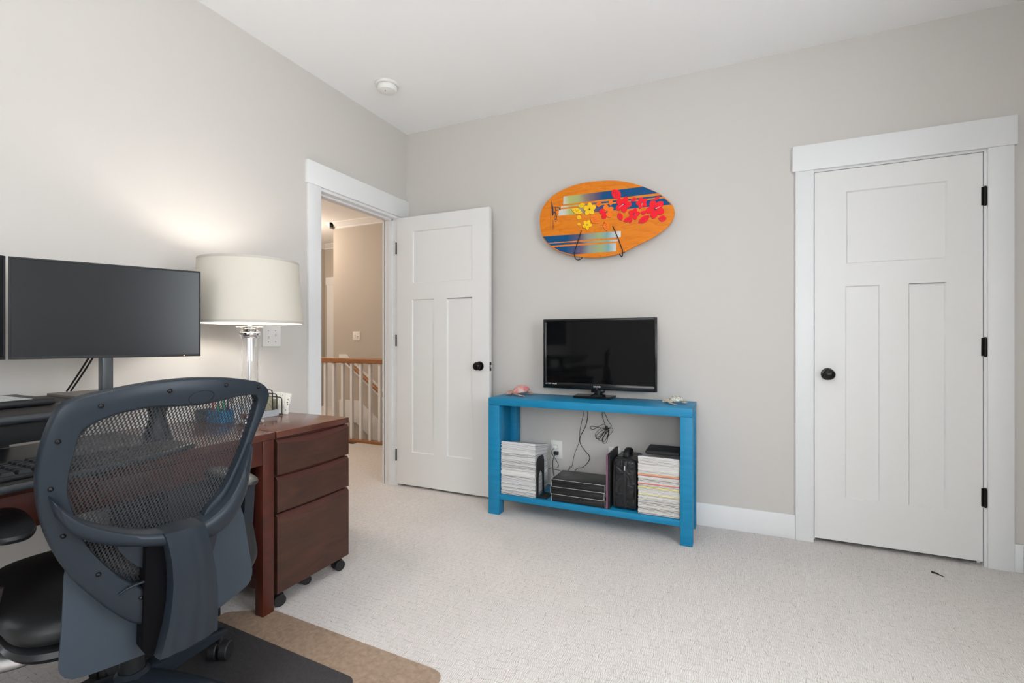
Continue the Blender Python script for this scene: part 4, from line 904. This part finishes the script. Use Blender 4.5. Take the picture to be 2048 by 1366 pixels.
# things on the cabinet top: pen caddies and the letter sorter
CAD = mat('blue_pen_cup', (0.02, 0.20, 0.42), 0.4); CADG = mat('slate_pen_cup', (0.05, 0.085, 0.11), 0.45)
def cup(name, label, x0, x1, y0, y1, z1, m):
    bm = bmesh.new(); th_ = 0.002
    box(bm, x0, x1, y0, y1, 0.7425, 0.7455); box(bm, x0, x0 + th_, y0, y1, 0.7455, z1); box(bm, x1 - th_, x1, y0, y1, 0.7455, z1); box(bm, x0 + th_, x1 - th_, y0, y0 + th_, 0.7455, z1); box(bm, x0 + th_, x1 - th_, y1 - th_, y1, 0.7455, z1)
    return tag(obj(name, bm, m, None, 20), label, 'pen cup')
cup('pen_cup', 'blue square pen cup on the cabinet, seen through the chair mesh', -2.190, -2.095, 1.425, 1.488, 0.797, CAD)
cup('pen_cup', 'slate grey desk caddy beside the blue pen cup', -2.275, -2.194, 1.425, 1.488, 0.795, CADG)
for k, (x, y, c, nm) in enumerate(((-2.165, 1.437, (0.5, 0.03, 0.02), 'red'), (-2.15, 1.452, (0.02, 0.25, 0.12), 'dark green'), (-2.13, 1.463, (0.02, 0.35, 0.14), 'bright green'), (-2.12, 1.476, (0.03, 0.03, 0.10), 'navy'))):
    p = thing('marker_pen', nm + ' marker standing in the blue pen cup', 'marker', (x, y, 0.746))
    bm = bmesh.new(); lathe(bm, [(0.0045, 0.7462), (0.0045, 0.845)], 10, 'Z', (x, y, 0)); obj('barrel', bm, mat('pen_barrel_' + nm, c, 0.4), p)
    bm = bmesh.new(); lathe(bm, [(0.0052, 0.8455), (0.0052, 0.875), (0.0035, 0.884)], 10, 'Z', (x, y, 0)); obj('cap', bm, mat('pen_cap_' + nm, c, 0.4), p)
ls = thing('letter_sorter', 'black wire letter sorter with a silver front on the cabinet', 'letter sorter', (-2.15, 1.63, 0.742))
obj('tray', (lambda bm: (box(bm, -2.24, -2.062, 1.545, 1.705, 0.7425, 0.745), box(bm, -2.065, -2.062, 1.545, 1.705, 0.745, 0.773), box(bm, -2.24, -2.237, 1.545, 1.705, 0.745, 0.80), box(bm, -2.237, -2.065, 1.7025, 1.705, 0.745, 0.757), bm)[-1])(bmesh.new()), mat('silver_grey_tray', (0.50, 0.53, 0.57), 0.35, 0.2), ls)
for y, zt_ in ((1.575, 0.905), (1.625, 0.888), (1.675, 0.872), (1.700, 0.851), (1.730, 0.830)):
    bm = bmesh.new(); tube(bm, [(-2.070, y, 0.747), (-2.070, y, zt_ - 0.02), (-2.074, y, zt_ - 0.007), (-2.088, y, zt_), (-2.21, y, zt_), (-2.226, y, zt_ - 0.007), (-2.23, y, zt_ - 0.02), (-2.23, y, 0.747)], 0.0026, 8, 4)
    obj('divider', bm, BLKMT, ls)
obj('divider_foot', bx(-2.232, -2.068, 1.7055, 1.735, 0.7425, 0.7465), BLKMT, ls)
PAPG = fine_bump(mat('patterned_card', (0.30, 0.29, 0.21), 0.7), 200, 0.3)
t = NT(PAPG); tc = t.n('ShaderNodeTexCoord'); nz = t.n('ShaderNodeTexNoise', Scale=110.0, Detail=4.0); t.l(tc.outputs['Object'], nz.inputs['Vector']); t.l(t.ramp(nz.outputs[0], [(0.35, (0.20, 0.20, 0.14)), (0.65, (0.40, 0.38, 0.30))]), t.b.inputs['Base Color'])
tag(obj('card', bx(-2.215, -2.085, 1.684, 1.688, 0.7465, 0.838, bev=0.0005), PAPG), 'speckled olive card in the front slot of the letter sorter', 'card')
tag(obj('card', bx(-2.215, -2.082, 1.710, 1.714, 0.7470, 0.822, bev=0.0005), PAPG), 'speckled olive card in the back slot of the letter sorter', 'card')
def printed():
    m = mat('printed_paper', (0.82, 0.81, 0.78), 0.7); t = NT(m); tc = t.n('ShaderNodeTexCoord')
    mp = t.n('ShaderNodeMapping'); mp.inputs['Scale'].default_value = (60, 1, 75); t.l(tc.outputs['Object'], mp.inputs[0])
    br = t.n('ShaderNodeTexBrick', Scale=1.0); br.offset = 0.3; t.l(mp.outputs[0], br.inputs['Vector']); br.inputs['Color1'].default_value = (0.84, 0.83, 0.80, 1); br.inputs['Color2'].default_value = (0.80, 0.79, 0.76, 1); br.inputs['Mortar'].default_value = (0.45, 0.43, 0.40, 1); br.inputs['Brick Width'].default_value = 2.2; br.inputs['Row Height'].default_value = 1.0; br.inputs['Mortar Size'].default_value = 0.05
    t.l(br.outputs[0], t.b.inputs['Base Color']); return m
bm = bmesh.new(); poly_extrude(bm, [(-2.17, 1.752, 0.7430), (-2.055, 1.752, 0.7430), (-2.050, 1.770, 0.845), (-2.17, 1.770, 0.850)], (0, 0.004, 0))
for (a, b, r_) in ((-2.066, 0.815, 0.004), (-2.068, 0.80, 0.005), (-2.063, 0.79, 0.004), (-2.072, 0.762, 0.003), (-2.11, 0.835, 0.003)):
    yy = 1.752 + (b - 0.743) / 0.102 * 0.018 - 0.0006; f = bm.faces.new([bm.verts.new((a + r_ * math.cos(i), yy, b + r_ * math.sin(i))) for i in [k * PI / 3 for k in range(6)]]); f.material_index = 1
tag(obj('paper', bm, [printed(), mat('brown_print', (0.18, 0.10, 0.07), 0.6)], None, 20), 'printed white leaflet leaning behind the letter sorter', 'leaflet')

# ------------------------------------------------------------------ floor mats
MATT = mat('tan_chair_mat', (0.36, 0.25, 0.175), 0.35)
t = NT(MATT); tc = t.n('ShaderNodeTexCoord'); nz = t.n('ShaderNodeTexNoise', Scale=55.0, Detail=4.0, Distortion=0.5); t.l(tc.outputs['Object'], nz.inputs['Vector']); t.bump(nz.outputs[0], 0.35, 0.003); t.l(t.ramp(nz.outputs[0], [(0.3, (0.27, 0.19, 0.14)), (0.7, (0.40, 0.29, 0.21))]), t.b.inputs['Base Color'])
MATD = mat('charcoal_woven_mat', (0.035, 0.033, 0.035), 0.6)
t = NT(MATD); tc = t.n('ShaderNodeTexCoord'); nz = t.n('ShaderNodeTexNoise', Scale=1.0, Detail=3.0); mp = t.n('ShaderNodeMapping'); mp.inputs['Scale'].default_value = (500, 60, 1); mp.inputs['Rotation'].default_value = (0, 0, 0.5); t.l(tc.outputs['Object'], mp.inputs[0]); t.l(mp.outputs[0], nz.inputs['Vector']); t.l(t.ramp(nz.outputs[0], [(0.3, (0.022, 0.021, 0.024)), (0.7, (0.060, 0.056, 0.057))]), t.b.inputs['Base Color']); t.bump(nz.outputs[0], 0.4, 0.001)
def rounded_quad(pts, r, z0, z1, m, name, label, cat):
    out = []; n = len(pts)
    for i in range(n):
        p = Vector(pts[i]); a = Vector(pts[i - 1]); b = Vector(pts[(i + 1) % n]); da = (a - p).normalized(); db = (b - p).normalized()
        half = da.angle(db) / 2; k = r[i] / math.tan(half); p0 = p + da * k; p1 = p + db * k
        for j in range(9):
            f = j / 8; out.append((p0 * (1 - f) ** 2 + p * 2 * f * (1 - f) + p1 * f * f))
    bm = bmesh.new(); poly_extrude(bm, [(q.x, q.y, z0) for q in out], (0, 0, z1 - z0))
    return tag(obj(name, bm, m, None, 30), label, cat)
rounded_quad([(-1.875, 1.300), (-1.725, 1.392), (-0.86, 1.365), (-0.84, 0.35), (-1.90, 0.35)], [0.02, 0.08, 0.06, 0.05, 0.05], 0.0005, 0.0045, MATT, 'chair_mat', 'tan textured chair mat on the carpet under the charcoal mat', 'floor mat')
rounded_quad([(-1.90, 1.243), (-1.105, 1.214), (-1.075, 0.20), (-1.93, 0.20)], [0.03, 0.045, 0.05, 0.03], 0.0048, 0.0098, MATD, 'floor_mat', 'charcoal woven mat under the office chair', 'floor mat')
bm = bmesh.new(); tube(bm, [(0.897, 2.930, 0.003), (0.912, 2.918, 0.005), (0.922, 2.908, 0.003), (0.935, 2.893, 0.003)], 0.0035, 6, 3, rs=(0.005, 0.001)); 
tag(obj('lint', bm, mat('dark_brown_lint', (0.03, 0.018, 0.01), 0.9)), 'tiny dark brown scrap of lint on carpet before the closet', 'lint')

# ------------------------------------------------------------------ office chair
PSI = R(12); NV = Vector((math.cos(PSI), -math.sin(PSI), 0)); UV_ = Vector((math.sin(PSI), math.cos(PSI), 0)); BO = Vector((-1.2, 0.71, 0))
def S(u, z, off=0.0):
    return BO + UV_ * u + NV * (off + 0.10 * (z - 0.75) - 0.6 * u * u) + Vector((0, 0, z))
def L(n, u, z):   # chair axes: n towards the back, u sideways
    return BO + UV_ * u + NV * n + Vector((0, 0, z))
CHF = fine_bump(mat('charcoal_chair_plastic', (0.016, 0.022, 0.030), 0.36, spec=0.30), 1200, 0.25, 0.0004)
HUB = L(-0.40, 0.02, 0)
ch = thing('office_chair', 'black mesh-back office chair pulled up to the desk', 'office chair', (HUB.x, HUB.y, 0))
FR_OUT = [(-0.207, 0.986), (-0.178, 1.001), (-0.131, 1.013), (-0.062, 1.025), (0.016, 1.03), (0.096, 1.026), (0.162, 1.015), (0.2, 1.003), (0.225, 0.975), (0.216, 0.934), (0.191, 0.876), (0.172, 0.824), (0.153, 0.774), (0.135, 0.732), (0.118, 0.705), (0.103, 0.659), (0.09, 0.583), (0.057, 0.516), (0.004, 0.469), (-0.056, 0.454), (-0.102, 0.493), (-0.145, 0.552), (-0.182, 0.61), (-0.209, 0.673), (-0.226, 0.731), (-0.235, 0.785), (-0.238, 0.838), (-0.233, 0.893), (-0.221, 0.948)]
FR_IN = [(-0.15, 0.945), (-0.113, 0.959), (-0.061, 0.967), (-0.013, 0.964), (0.04, 0.962), (0.086, 0.966), (0.137, 0.974), (0.179, 0.973), (0.191, 0.958), (0.169, 0.88), (0.139, 0.798), (0.109, 0.739), (0.085, 0.713), (0.062, 0.682), (0.054, 0.608), (0.022, 0.556), (-0.019, 0.529), (-0.051, 0.538), (-0.092, 0.576), (-0.128, 0.623), (-0.165, 0.69), (-0.187, 0.774), (-0.192, 0.807), (-0.19, 0.844), (-0.183, 0.886), (-0.173, 0.926)]
def closed(pts, n): return [(p.x, p.z) for p in catmull([(x, 0, z) for x, z in pts + pts[:1]], n)][:-1]
fo, fi = closed(FR_OUT, 4), closed(FR_IN, 4)
def polar(pts, c, n=120):
    """resample a star-shaped outline by angle about c"""
    out = []
    P = [(math.atan2(z - c[1], x - c[0]), x, z) for x, z in pts]
    for k in range(n):
        a = -PI + 2 * PI * (k + 0.5) / n; best = None
        for i in range(len(P)):
            a0, x0, z0 = P[i]; a1, x1, z1 = P[(i + 1) % len(P)]
            dx, dz = math.cos(a), math.sin(a); ex, ez = x1 - x0, z1 - z0
            det = dx * (-ez) + dz * ex
            if abs(det) < 1e-12: continue
            bx_, bz_ = x0 - c[0], z0 - c[1]
            tt = (bx_ * (-ez) + bz_ * ex) / det; ss = (dx * bz_ - dz * bx_) / det
            if tt > 0 and -1e-6 <= ss <= 1 + 1e-6 and (best is None or tt > best): best = tt
        out.append((c[0] + math.cos(a) * best, c[1] + math.sin(a) * best))
    return out
cc = (-0.02, 0.78)
po, pi_ = polar(fo, cc), polar(fi, cc)
def ring_mesh(po, pi_, offs_o, offs_i, crown_, rnd=0.004):
    """frame: rounded cross-section swept between the two outlines"""
    bm = bmesh.new(); n = len(po); sec = []
    fr = [(0.0, -1.0), (0.0, 0.35), (0.025, 0.75), (0.09, 1.0), (0.5, 1.06), (0.88, 0.98), (0.965, 0.8), (1.0, 0.4), (1.0, -1.0)]
    rows = []
    for k in range(n):
        r = []
        for f, q in fr:
            u = po[k][0] + (pi_[k][0] - po[k][0]) * f; z = po[k][1] + (pi_[k][1] - po[k][1]) * f
            r.append(bm.verts.new(S(u, z, offs_o + (crown_ * q if q > 0 else q * offs_i))))
        rows.append(r)
    m = len(fr)
    for k in range(n):
        for j in range(m): bm.faces.new((rows[k][j], rows[(k + 1) % n][j], rows[(k + 1) % n][(j + 1) % m], rows[k][(j + 1) % m]))
    return bm
obj('back_frame', ring_mesh(po, pi_, -0.010, 0.022, 0.010), CHF, ch, 50)
# mesh fabric, with the weave laid out in metres along the back
def mesh_mat():
    m = bpy.data.materials.new('woven_chair_mesh'); m.use_nodes = True; t = NT(m); b = t.b
    b.inputs['Base Color'].default_value = (0.012, 0.014, 0.017, 1); b.inputs['Roughness'].default_value = 0.55
    uv = t.n('ShaderNodeUVMap'); uv.uv_map = 'weave'; s = t.n('ShaderNodeSeparateXYZ'); t.l(uv.outputs[0], s.inputs[0])
    u, v = s.outputs[0], s.outputs[1]
    v2 = t.math('MULTIPLY_ADD', u, -0.10, v); u2 = t.math('MULTIPLY_ADD', v, -0.22, u)
    a = t.math('COSINE', t.math('MULTIPLY', u2, PI / 0.0036)); c = t.math('COSINE', t.math('MULTIPLY', v2, PI / 0.0070))
    hole = t.math('GREATER_THAN', t.math('MULTIPLY', a, c), 0.10)
    th2 = t.math('GREATER_THAN', t.math('SINE', t.math('MULTIPLY', v, 2 * PI / 0.0019)), 0.55)
    hole = t.math('MULTIPLY', hole, t.math('SUBTRACT', 1.0, t.math('MULTIPLY', th2, 0.35)))
    tr = t.n('ShaderNodeBsdfTransparent'); mx = t.n('ShaderNodeMixShader'); t.l(hole, mx.inputs[0]); t.l(b.outputs[0], mx.inputs[1]); t.l(tr.outputs[0], mx.inputs[2])
    o = [n for n in t.t.nodes if n.type == 'OUTPUT_MATERIAL'][0]; t.l(mx.outputs[0], o.inputs[0]); return m
def panel(name, edge, c, off, m, parent, bulge=0.0):
    bm = bmesh.new(); uvl = bm.loops.layers.uv.new('weave'); uvm = {}
    n = len(edge); R_ = 10; rows = []
    cv_ = bm.verts.new(S(c[0], c[1], off - bulge)); uvm[cv_] = c
    for j in range(1, R_ + 1):
        f = j / R_; row = []
        for x, z in edge:
            u, zz = c[0] + (x - c[0]) * f, c[1] + (z - c[1]) * f; v = bm.verts.new(S(u, zz, off - bulge * (1 - f * f))); uvm[v] = (u, zz); row.append(v)
        rows.append(row)
    fs = [bm.faces.new((cv_, rows[0][k], rows[0][(k + 1) % n])) for k in range(n)]
    for j in range(R_ - 1):
        for k in range(n): fs.append(bm.faces.new((rows[j][k], rows[j][(k + 1) % n], rows[j + 1][(k + 1) % n], rows[j + 1][k])))
    for f in fs:
        for l_ in f.loops: l_[uvl].uv = uvm[l_.vert]
    return obj(name, bm, m, parent, 60)
pe = [(x + (cc[0] - x) * -0.035, z + (cc[1] - z) * -0.035) for x, z in pi_]
panel('mesh_panel', pe, cc, -0.022, mesh_mat(), ch, 0.012)
SCW = mat('black_screw', (0.01, 0.01, 0.012), 0.25, 0.5)
for (u, z) in [(-0.145, 0.98), (-0.024, 1.003), (0.1, 1.007), (0.188, 0.994), (-0.209, 0.912), (-0.218, 0.814), (-0.198, 0.71), (-0.141, 0.608), (-0.065, 0.524)]:
    bm = bmesh.new(); p = S(u, z, 0.0005); ellipsoid(bm, p, (0.0048, 0.0052, 0.0052), seg=14, rings=8); obj('screw', bm, SCW, ch)
bm = bmesh.new()
def badge_pt(a, k): return S(0.043 + 0.0275 * k * math.cos(a), 0.9815 + 0.0155 * k * math.sin(a) + 0.003 * k * math.cos(a), 0.0010)
A = [bm.verts.new(badge_pt(2 * PI * i / 40, 1.0)) for i in range(40)]; Bv = [bm.verts.new(badge_pt(2 * PI * i / 40, 1.035)) for i in range(40)]
for i in range(40): bm.faces.new((A[i], A[(i + 1) % 40], Bv[(i + 1) % 40], Bv[i]))
obj('badge_outline', bm, SCW, ch)
# lumbar yoke: a band from the left of the frame over the spine to the right
BU = [(-0.222, 0.800), (-0.213, 0.786), (-0.179, 0.745), (-0.131, 0.712), (-0.08, 0.687), (-0.023, 0.673), (0.029, 0.672), (0.074, 0.685), (0.115, 0.724), (0.146, 0.79), (0.166, 0.845)]
BL = [(-0.212, 0.757), (-0.2, 0.736), (-0.174, 0.703), (-0.13, 0.676), (-0.079, 0.657), (-0.022, 0.640), (0.031, 0.626), (0.078, 0.632), (0.122, 0.655), (0.156, 0.725), (0.178, 0.83)]
bu = [(p.x, p.z) for p in catmull([(x, 0, z) for x, z in BU], 6)]; bl = [(p.x, p.z) for p in catmull([(x, 0, z) for x, z in BL], 6)]
bm = bmesh.new(); rows = []; n = len(bu)
for k in range(n):
    f = k / (n - 1); o_ = 0.026 * min(1.0, min(f, 1 - f) * 9) + 0.008
    a, b = bu[k], bl[k]; sec = []
    for t_f, q in ((0, -0.026), (0, o_ - 0.006), (0.12, o_), (0.5, o_ + 0.003), (0.88, o_ - 0.001), (1.0, o_ - 0.008), (1.0, -0.006)):
        sec.append(bm.verts.new(S(a[0] + (b[0] - a[0]) * t_f, a[1] + (b[1] - a[1]) * t_f, q)))
    rows.append(sec)
for k in range(n - 1):
    for j in range(7): bm.faces.new((rows[k][j], rows[k + 1][j], rows[k + 1][(j + 1) % 7], rows[k][(j + 1) % 7]))
bm.faces.new(rows[0]); bm.faces.new(rows[-1]); obj('lumbar_yoke', bm, CHF, ch, 50)
# fluted spine
SL = [(0.6745, -0.039, 0.050), (0.65, -0.032, 0.056), (0.60, -0.024, 0.066), (0.55, -0.020, 0.077), (0.50, -0.021, 0.083), (0.45, -0.026, 0.086), (0.41, -0.034, 0.087), (0.378, -0.041, 0.087)]
bm = bmesh.new(); rows = []; NU = 40
for (z, u0, u1) in SL:
    r = [bm.verts.new(S(u0 + 0.004, z, -0.035)), bm.verts.new(S(u0, z, 0.030))]
    for i in range(NU + 1):
        f = i / NU; fl = 0.0016 * math.sin(f * PI * 6.0) * min(1, (0.68 - z) * 6) if 0.08 < f < 0.98 else 0.0
        zz = z + (0.010 * f if z < 0.40 else 0)
        r.append(bm.verts.new(S(u0 + 0.003 + (u1 - u0 - 0.005) * f, zz, 0.037 + min(0.010, (0.6745 - z) * 0.2) + 0.007 * math.sin(PI * f) + fl)))
    r += [bm.verts.new(S(u1, z, 0.030)), bm.verts.new(S(u1 - 0.004, z, -0.035))]; rows.append(r)
m = len(rows[0])
for k in range(len(rows) - 1):
    for j in range(m): bm.faces.new((rows[k][j], rows[k][(j + 1) % m], rows[k + 1][(j + 1) % m], rows[k + 1][j]))
bm.faces.new(rows[0]); bm.faces.new(rows[-1]); obj('spine_cover', bm, CHF, ch, 40)
# lower back shell wings
WO = [(-0.201, 0.687), (-0.192, 0.63), (-0.187, 0.577), (-0.1885, 0.53), (-0.190, 0.488), (-0.192, 0.409), (-0.1905, 0.392), (-0.183, 0.376), (-0.170, 0.366), (-0.152, 0.362), (-0.021, 0.359), (0.03, 0.362), (0.124, 0.393), (0.185, 0.412), (0.206, 0.419), (0.217, 0.433), (0.219, 0.455), (0.216, 0.474), (0.200, 0.55), (0.183, 0.632), (0.160, 0.70), (0.09, 0.70), (0.0, 0.56), (-0.10, 0.60)]
bm = bmesh.new()
vf = [bm.verts.new(S(u, z, -0.040)) for u, z in WO]; vb = [bm.verts.new(S(u, z, -0.048)) for u, z in WO]
# fan-like strips so that the shell follows the curve of the back
def strip(bm, cols, off0, off1):
    prev = None
    for (u, za, zb) in cols:
        cur = [bm.verts.new(S(u, za, off0)), bm.verts.new(S(u, zb, off0)), bm.verts.new(S(u, zb, off1)), bm.verts.new(S(u, za, off1))]
        if prev:
            for j in range(4): bm.faces.new((prev[j], cur[j], cur[(j + 1) % 4], prev[(j + 1) % 4]))
        else: bm.faces.new(cur)
        prev = cur
    bm.faces.new(prev)
bm.free(); bm = bmesh.new()
def interp(tab, u):
    for a, b in zip(tab[:-1], tab[1:]):
        if a[0] <= u <= b[0]: return a[1] + (b[1] - a[1]) * (u - a[0]) / (b[0] - a[0])
    return tab[0][1] if u < tab[0][0] else tab[-1][1]
LOW = [(-0.192, 0.400), (-0.1895, 0.386), (-0.183, 0.374), (-0.170, 0.365), (-0.152, 0.362), (-0.021, 0.359), (0.05, 0.368), (0.124, 0.393), (0.19, 0.413), (0.206, 0.419), (0.2145, 0.428), (0.219, 0.445)]
UPP = [(-0.192, 0.420), (-0.1885, 0.52), (-0.1875, 0.60), (-0.186, 0.62), (-0.18, 0.64), (-0.12, 0.60), (-0.05, 0.56), (0.04, 0.60), (0.09, 0.68), (0.160, 0.70), (0.183, 0.632), (0.200, 0.55), (0.216, 0.474), (0.219, 0.46)]
us = sorted(set([round(a[0], 4) for a in LOW + UPP] + [-0.192 + 0.411 * i / 40 for i in range(41)]))
strip(bm, [(u, interp(LOW, u), max(interp(UPP, u), interp(LOW, u) + 0.004)) for u in us], -0.040, -0.047)
obj('lower_back_shell', bm, fine_bump(mat('slate_chair_shell', (0.036, 0.050, 0.066), 0.45, spec=0.35), 900, 0.2, 0.0004), ch, 40)
# near-black strip beside the spine, its colour standing in for the gap's shade
bm = bmesh.new(); strip(bm, [(-0.062, 0.40, 0.645), (-0.055, 0.385, 0.648), (-0.045, 0.378, 0.65), (-0.012, 0.378, 0.65)], 0.012, -0.030); obj('spine_gap_shade', bm, mat('painted_gap_shade', (0.004, 0.004, 0.005), 0.85, spec=0.08), ch, 40)
# curved plate below the yoke, left of the spine
strip_pts = [(-0.111, 0.664, 0.675), (-0.105, 0.646, 0.675), (-0.089, 0.620, 0.672), (-0.072, 0.600, 0.668), (-0.056, 0.586, 0.664), (-0.048, 0.580, 0.660)]
bm = bmesh.new(); strip(bm, strip_pts, -0.008, -0.014); obj('lumbar_plate', bm, CHF, ch, 40)
# lumbar adjuster lever seen below the yoke
bm = bmesh.new(); tube(bm, [S(-0.105, 0.548, -0.002), S(-0.085, 0.560, 0.004), S(-0.055, 0.563, 0.004), S(-0.030, 0.560, 0.0)], 0.0065, 10, 5, flat=0.5); obj('tension_lever', bm, CHF, ch)
# seat
LEA = fine_bump(mat('black_seat_leather', (0.010, 0.011, 0.012), 0.48), 260, 0.5, 0.001)
def superpad(n0, n1, u0, u1, z0, z1, dome, p=4.0, N=44):
    bm = bmesh.new(); cn, cu, a, b = (n0 + n1) / 2, (u0 + u1) / 2, (n1 - n0) / 2, (u1 - u0) / 2; rings = []
    for (f, z) in ((0.90, z0), (0.97, z0 + 0.006), (1.0, z0 + (z1 - z0) * 0.45), (0.985, z0 + (z1 - z0) * 0.75), (0.94, z1 - 0.004), (0.85, z1), (0.6, z1 + dome * 0.6), (0.3, z1 + dome * 0.9)):
        r = []
        for i in range(N):
            t_a = 2 * PI * i / N; c_, s_ = math.cos(t_a), math.sin(t_a)
            r.append(bm.verts.new(L(cn + a * f * math.copysign(abs(c_) ** (2 / p), c_), cu + b * f * math.copysign(abs(s_) ** (2 / p), s_), z)))
        rings.append(r)
    for k in range(len(rings) - 1):
        for i in range(N): bm.faces.new((rings[k][i], rings[k][(i + 1) % N], rings[k + 1][(i + 1) % N], rings[k + 1][i]))
    bm.faces.new(rings[0]); v = bm.verts.new(L(cn, cu, z1 + dome))
    for i in range(N): bm.faces.new((rings[-1][i], rings[-1][(i + 1) % N], v))
    return bm
obj('seat_cushion', superpad(-0.665, -0.105, -0.268, 0.268, 0.436, 0.492, 0.014, p=4.5), LEA, ch, 60)
obj('seat_pan', superpad(-0.655, -0.104, -0.266, 0.266, 0.396, 0.4355, 0.0, p=4.2), BLKPL, ch, 40)
obj('tilt_mechanism', (lambda bm: (tube(bm, [L(-0.50, 0.02, 0.3735), L(-0.20, 0.02, 0.365), L(-0.09, 0.02, 0.36)], 0.045, 12, 4, flat=0.45), bm)[-1])(bmesh.new()), BLKPL, ch)
bm = bmesh.new(); tube(bm, [L(-0.13, 0.02, 0.365), L(-0.07, 0.02, 0.368), L(-0.04, 0.022, 0.40)], 0.030, 12, 4, flat=0.5); obj('back_bracket', bm, CHF, ch)
bm = bmesh.new(); lathe(bm, [(0.030, 0.160), (0.030, 0.27), (0.020, 0.275), (0.020, 0.355)], 24, 'Z', (HUB.x, HUB.y, 0)); obj('gas_lift', bm, BLKPL, ch)
bm = bmesh.new(); lathe(bm, [(0.03, 0.085), (0.045, 0.095), (0.045, 0.148), (0.034, 0.1595)], 28, 'Z', (HUB.x, HUB.y, 0)); obj('base_hub', bm, CHF, ch)
for k in range(5):
    a = R(95 + 72 * k); dx, dy = math.cos(a), math.sin(a); px_, py_ = -dy, dx
    bm = bmesh.new(); rows = []
    for (rr, w_, zb_, zt_) in ((0.036, 0.030, 0.092, 0.150), (0.10, 0.027, 0.098, 0.146), (0.19, 0.023, 0.096, 0.132), (0.27, 0.018, 0.094, 0.116), (0.300, 0.014, 0.096, 0.110)):
        rows.append([bm.verts.new((HUB.x + dx * rr + px_ * q * w_, HUB.y + dy * rr + py_ * q * w_, z)) for q, z in ((-1, zb_), (1, zb_), (1, zt_ - 0.006), (0.6, zt_), (-0.6, zt_), (-1, zt_ - 0.006))])
    for i in range(4):
        for j in range(6): bm.faces.new((rows[i][j], rows[i + 1][j], rows[i + 1][(j + 1) % 6], rows[i][(j + 1) % 6]))
    bm.faces.new(rows[0]); bm.faces.new(rows[-1]); obj('base_leg', bm, CHF, ch, 45)
    caster(ch, HUB.x + dx * 0.283, HUB.y + dy * 0.283, 0.0098, r=0.030, wdt=0.030, ang=(2.05, 1.9, 0.8, 2.3, -0.5)[k], top=0.0855)
# arms
for s in (-1, 1):
    ar = obj('armrest', (lambda bm: bm)(superpad(-0.445, -0.165, s * 0.248 - 0.044, s * 0.248 + 0.044, 0.674, 0.698, 0.002, p=2.8, N=40)), BLKPL, ch, 50)
    obj('arm_sleeve', (lambda bm: (poly_extrude(bm, [L(n_, (0.262 if s > 0 else -0.300) - 0.014, z_) for n_, z_ in ((-0.385, 0.6735), (-0.200, 0.6735), (-0.205, 0.64), (-0.215, 0.550), (-0.330, 0.550), (-0.345, 0.64))], UV_ * 0.028), bm)[-1])(bmesh.new()), CHF, ch)
    bm = bmesh.new(); tube(bm, [L(-0.27, s * 0.275, 0.555), L(-0.27, s * 0.292, 0.46), L(-0.27, s * 0.292, 0.415), L(-0.27, s * 0.255, 0.380), L(-0.27, s * 0.18, 0.375)], 0.022, 12, 5, flat=0.5); obj('arm_bracket', bm, SILVER if s < 0 else BLKPL, ch)
print('objects', len(bpy.data.objects))
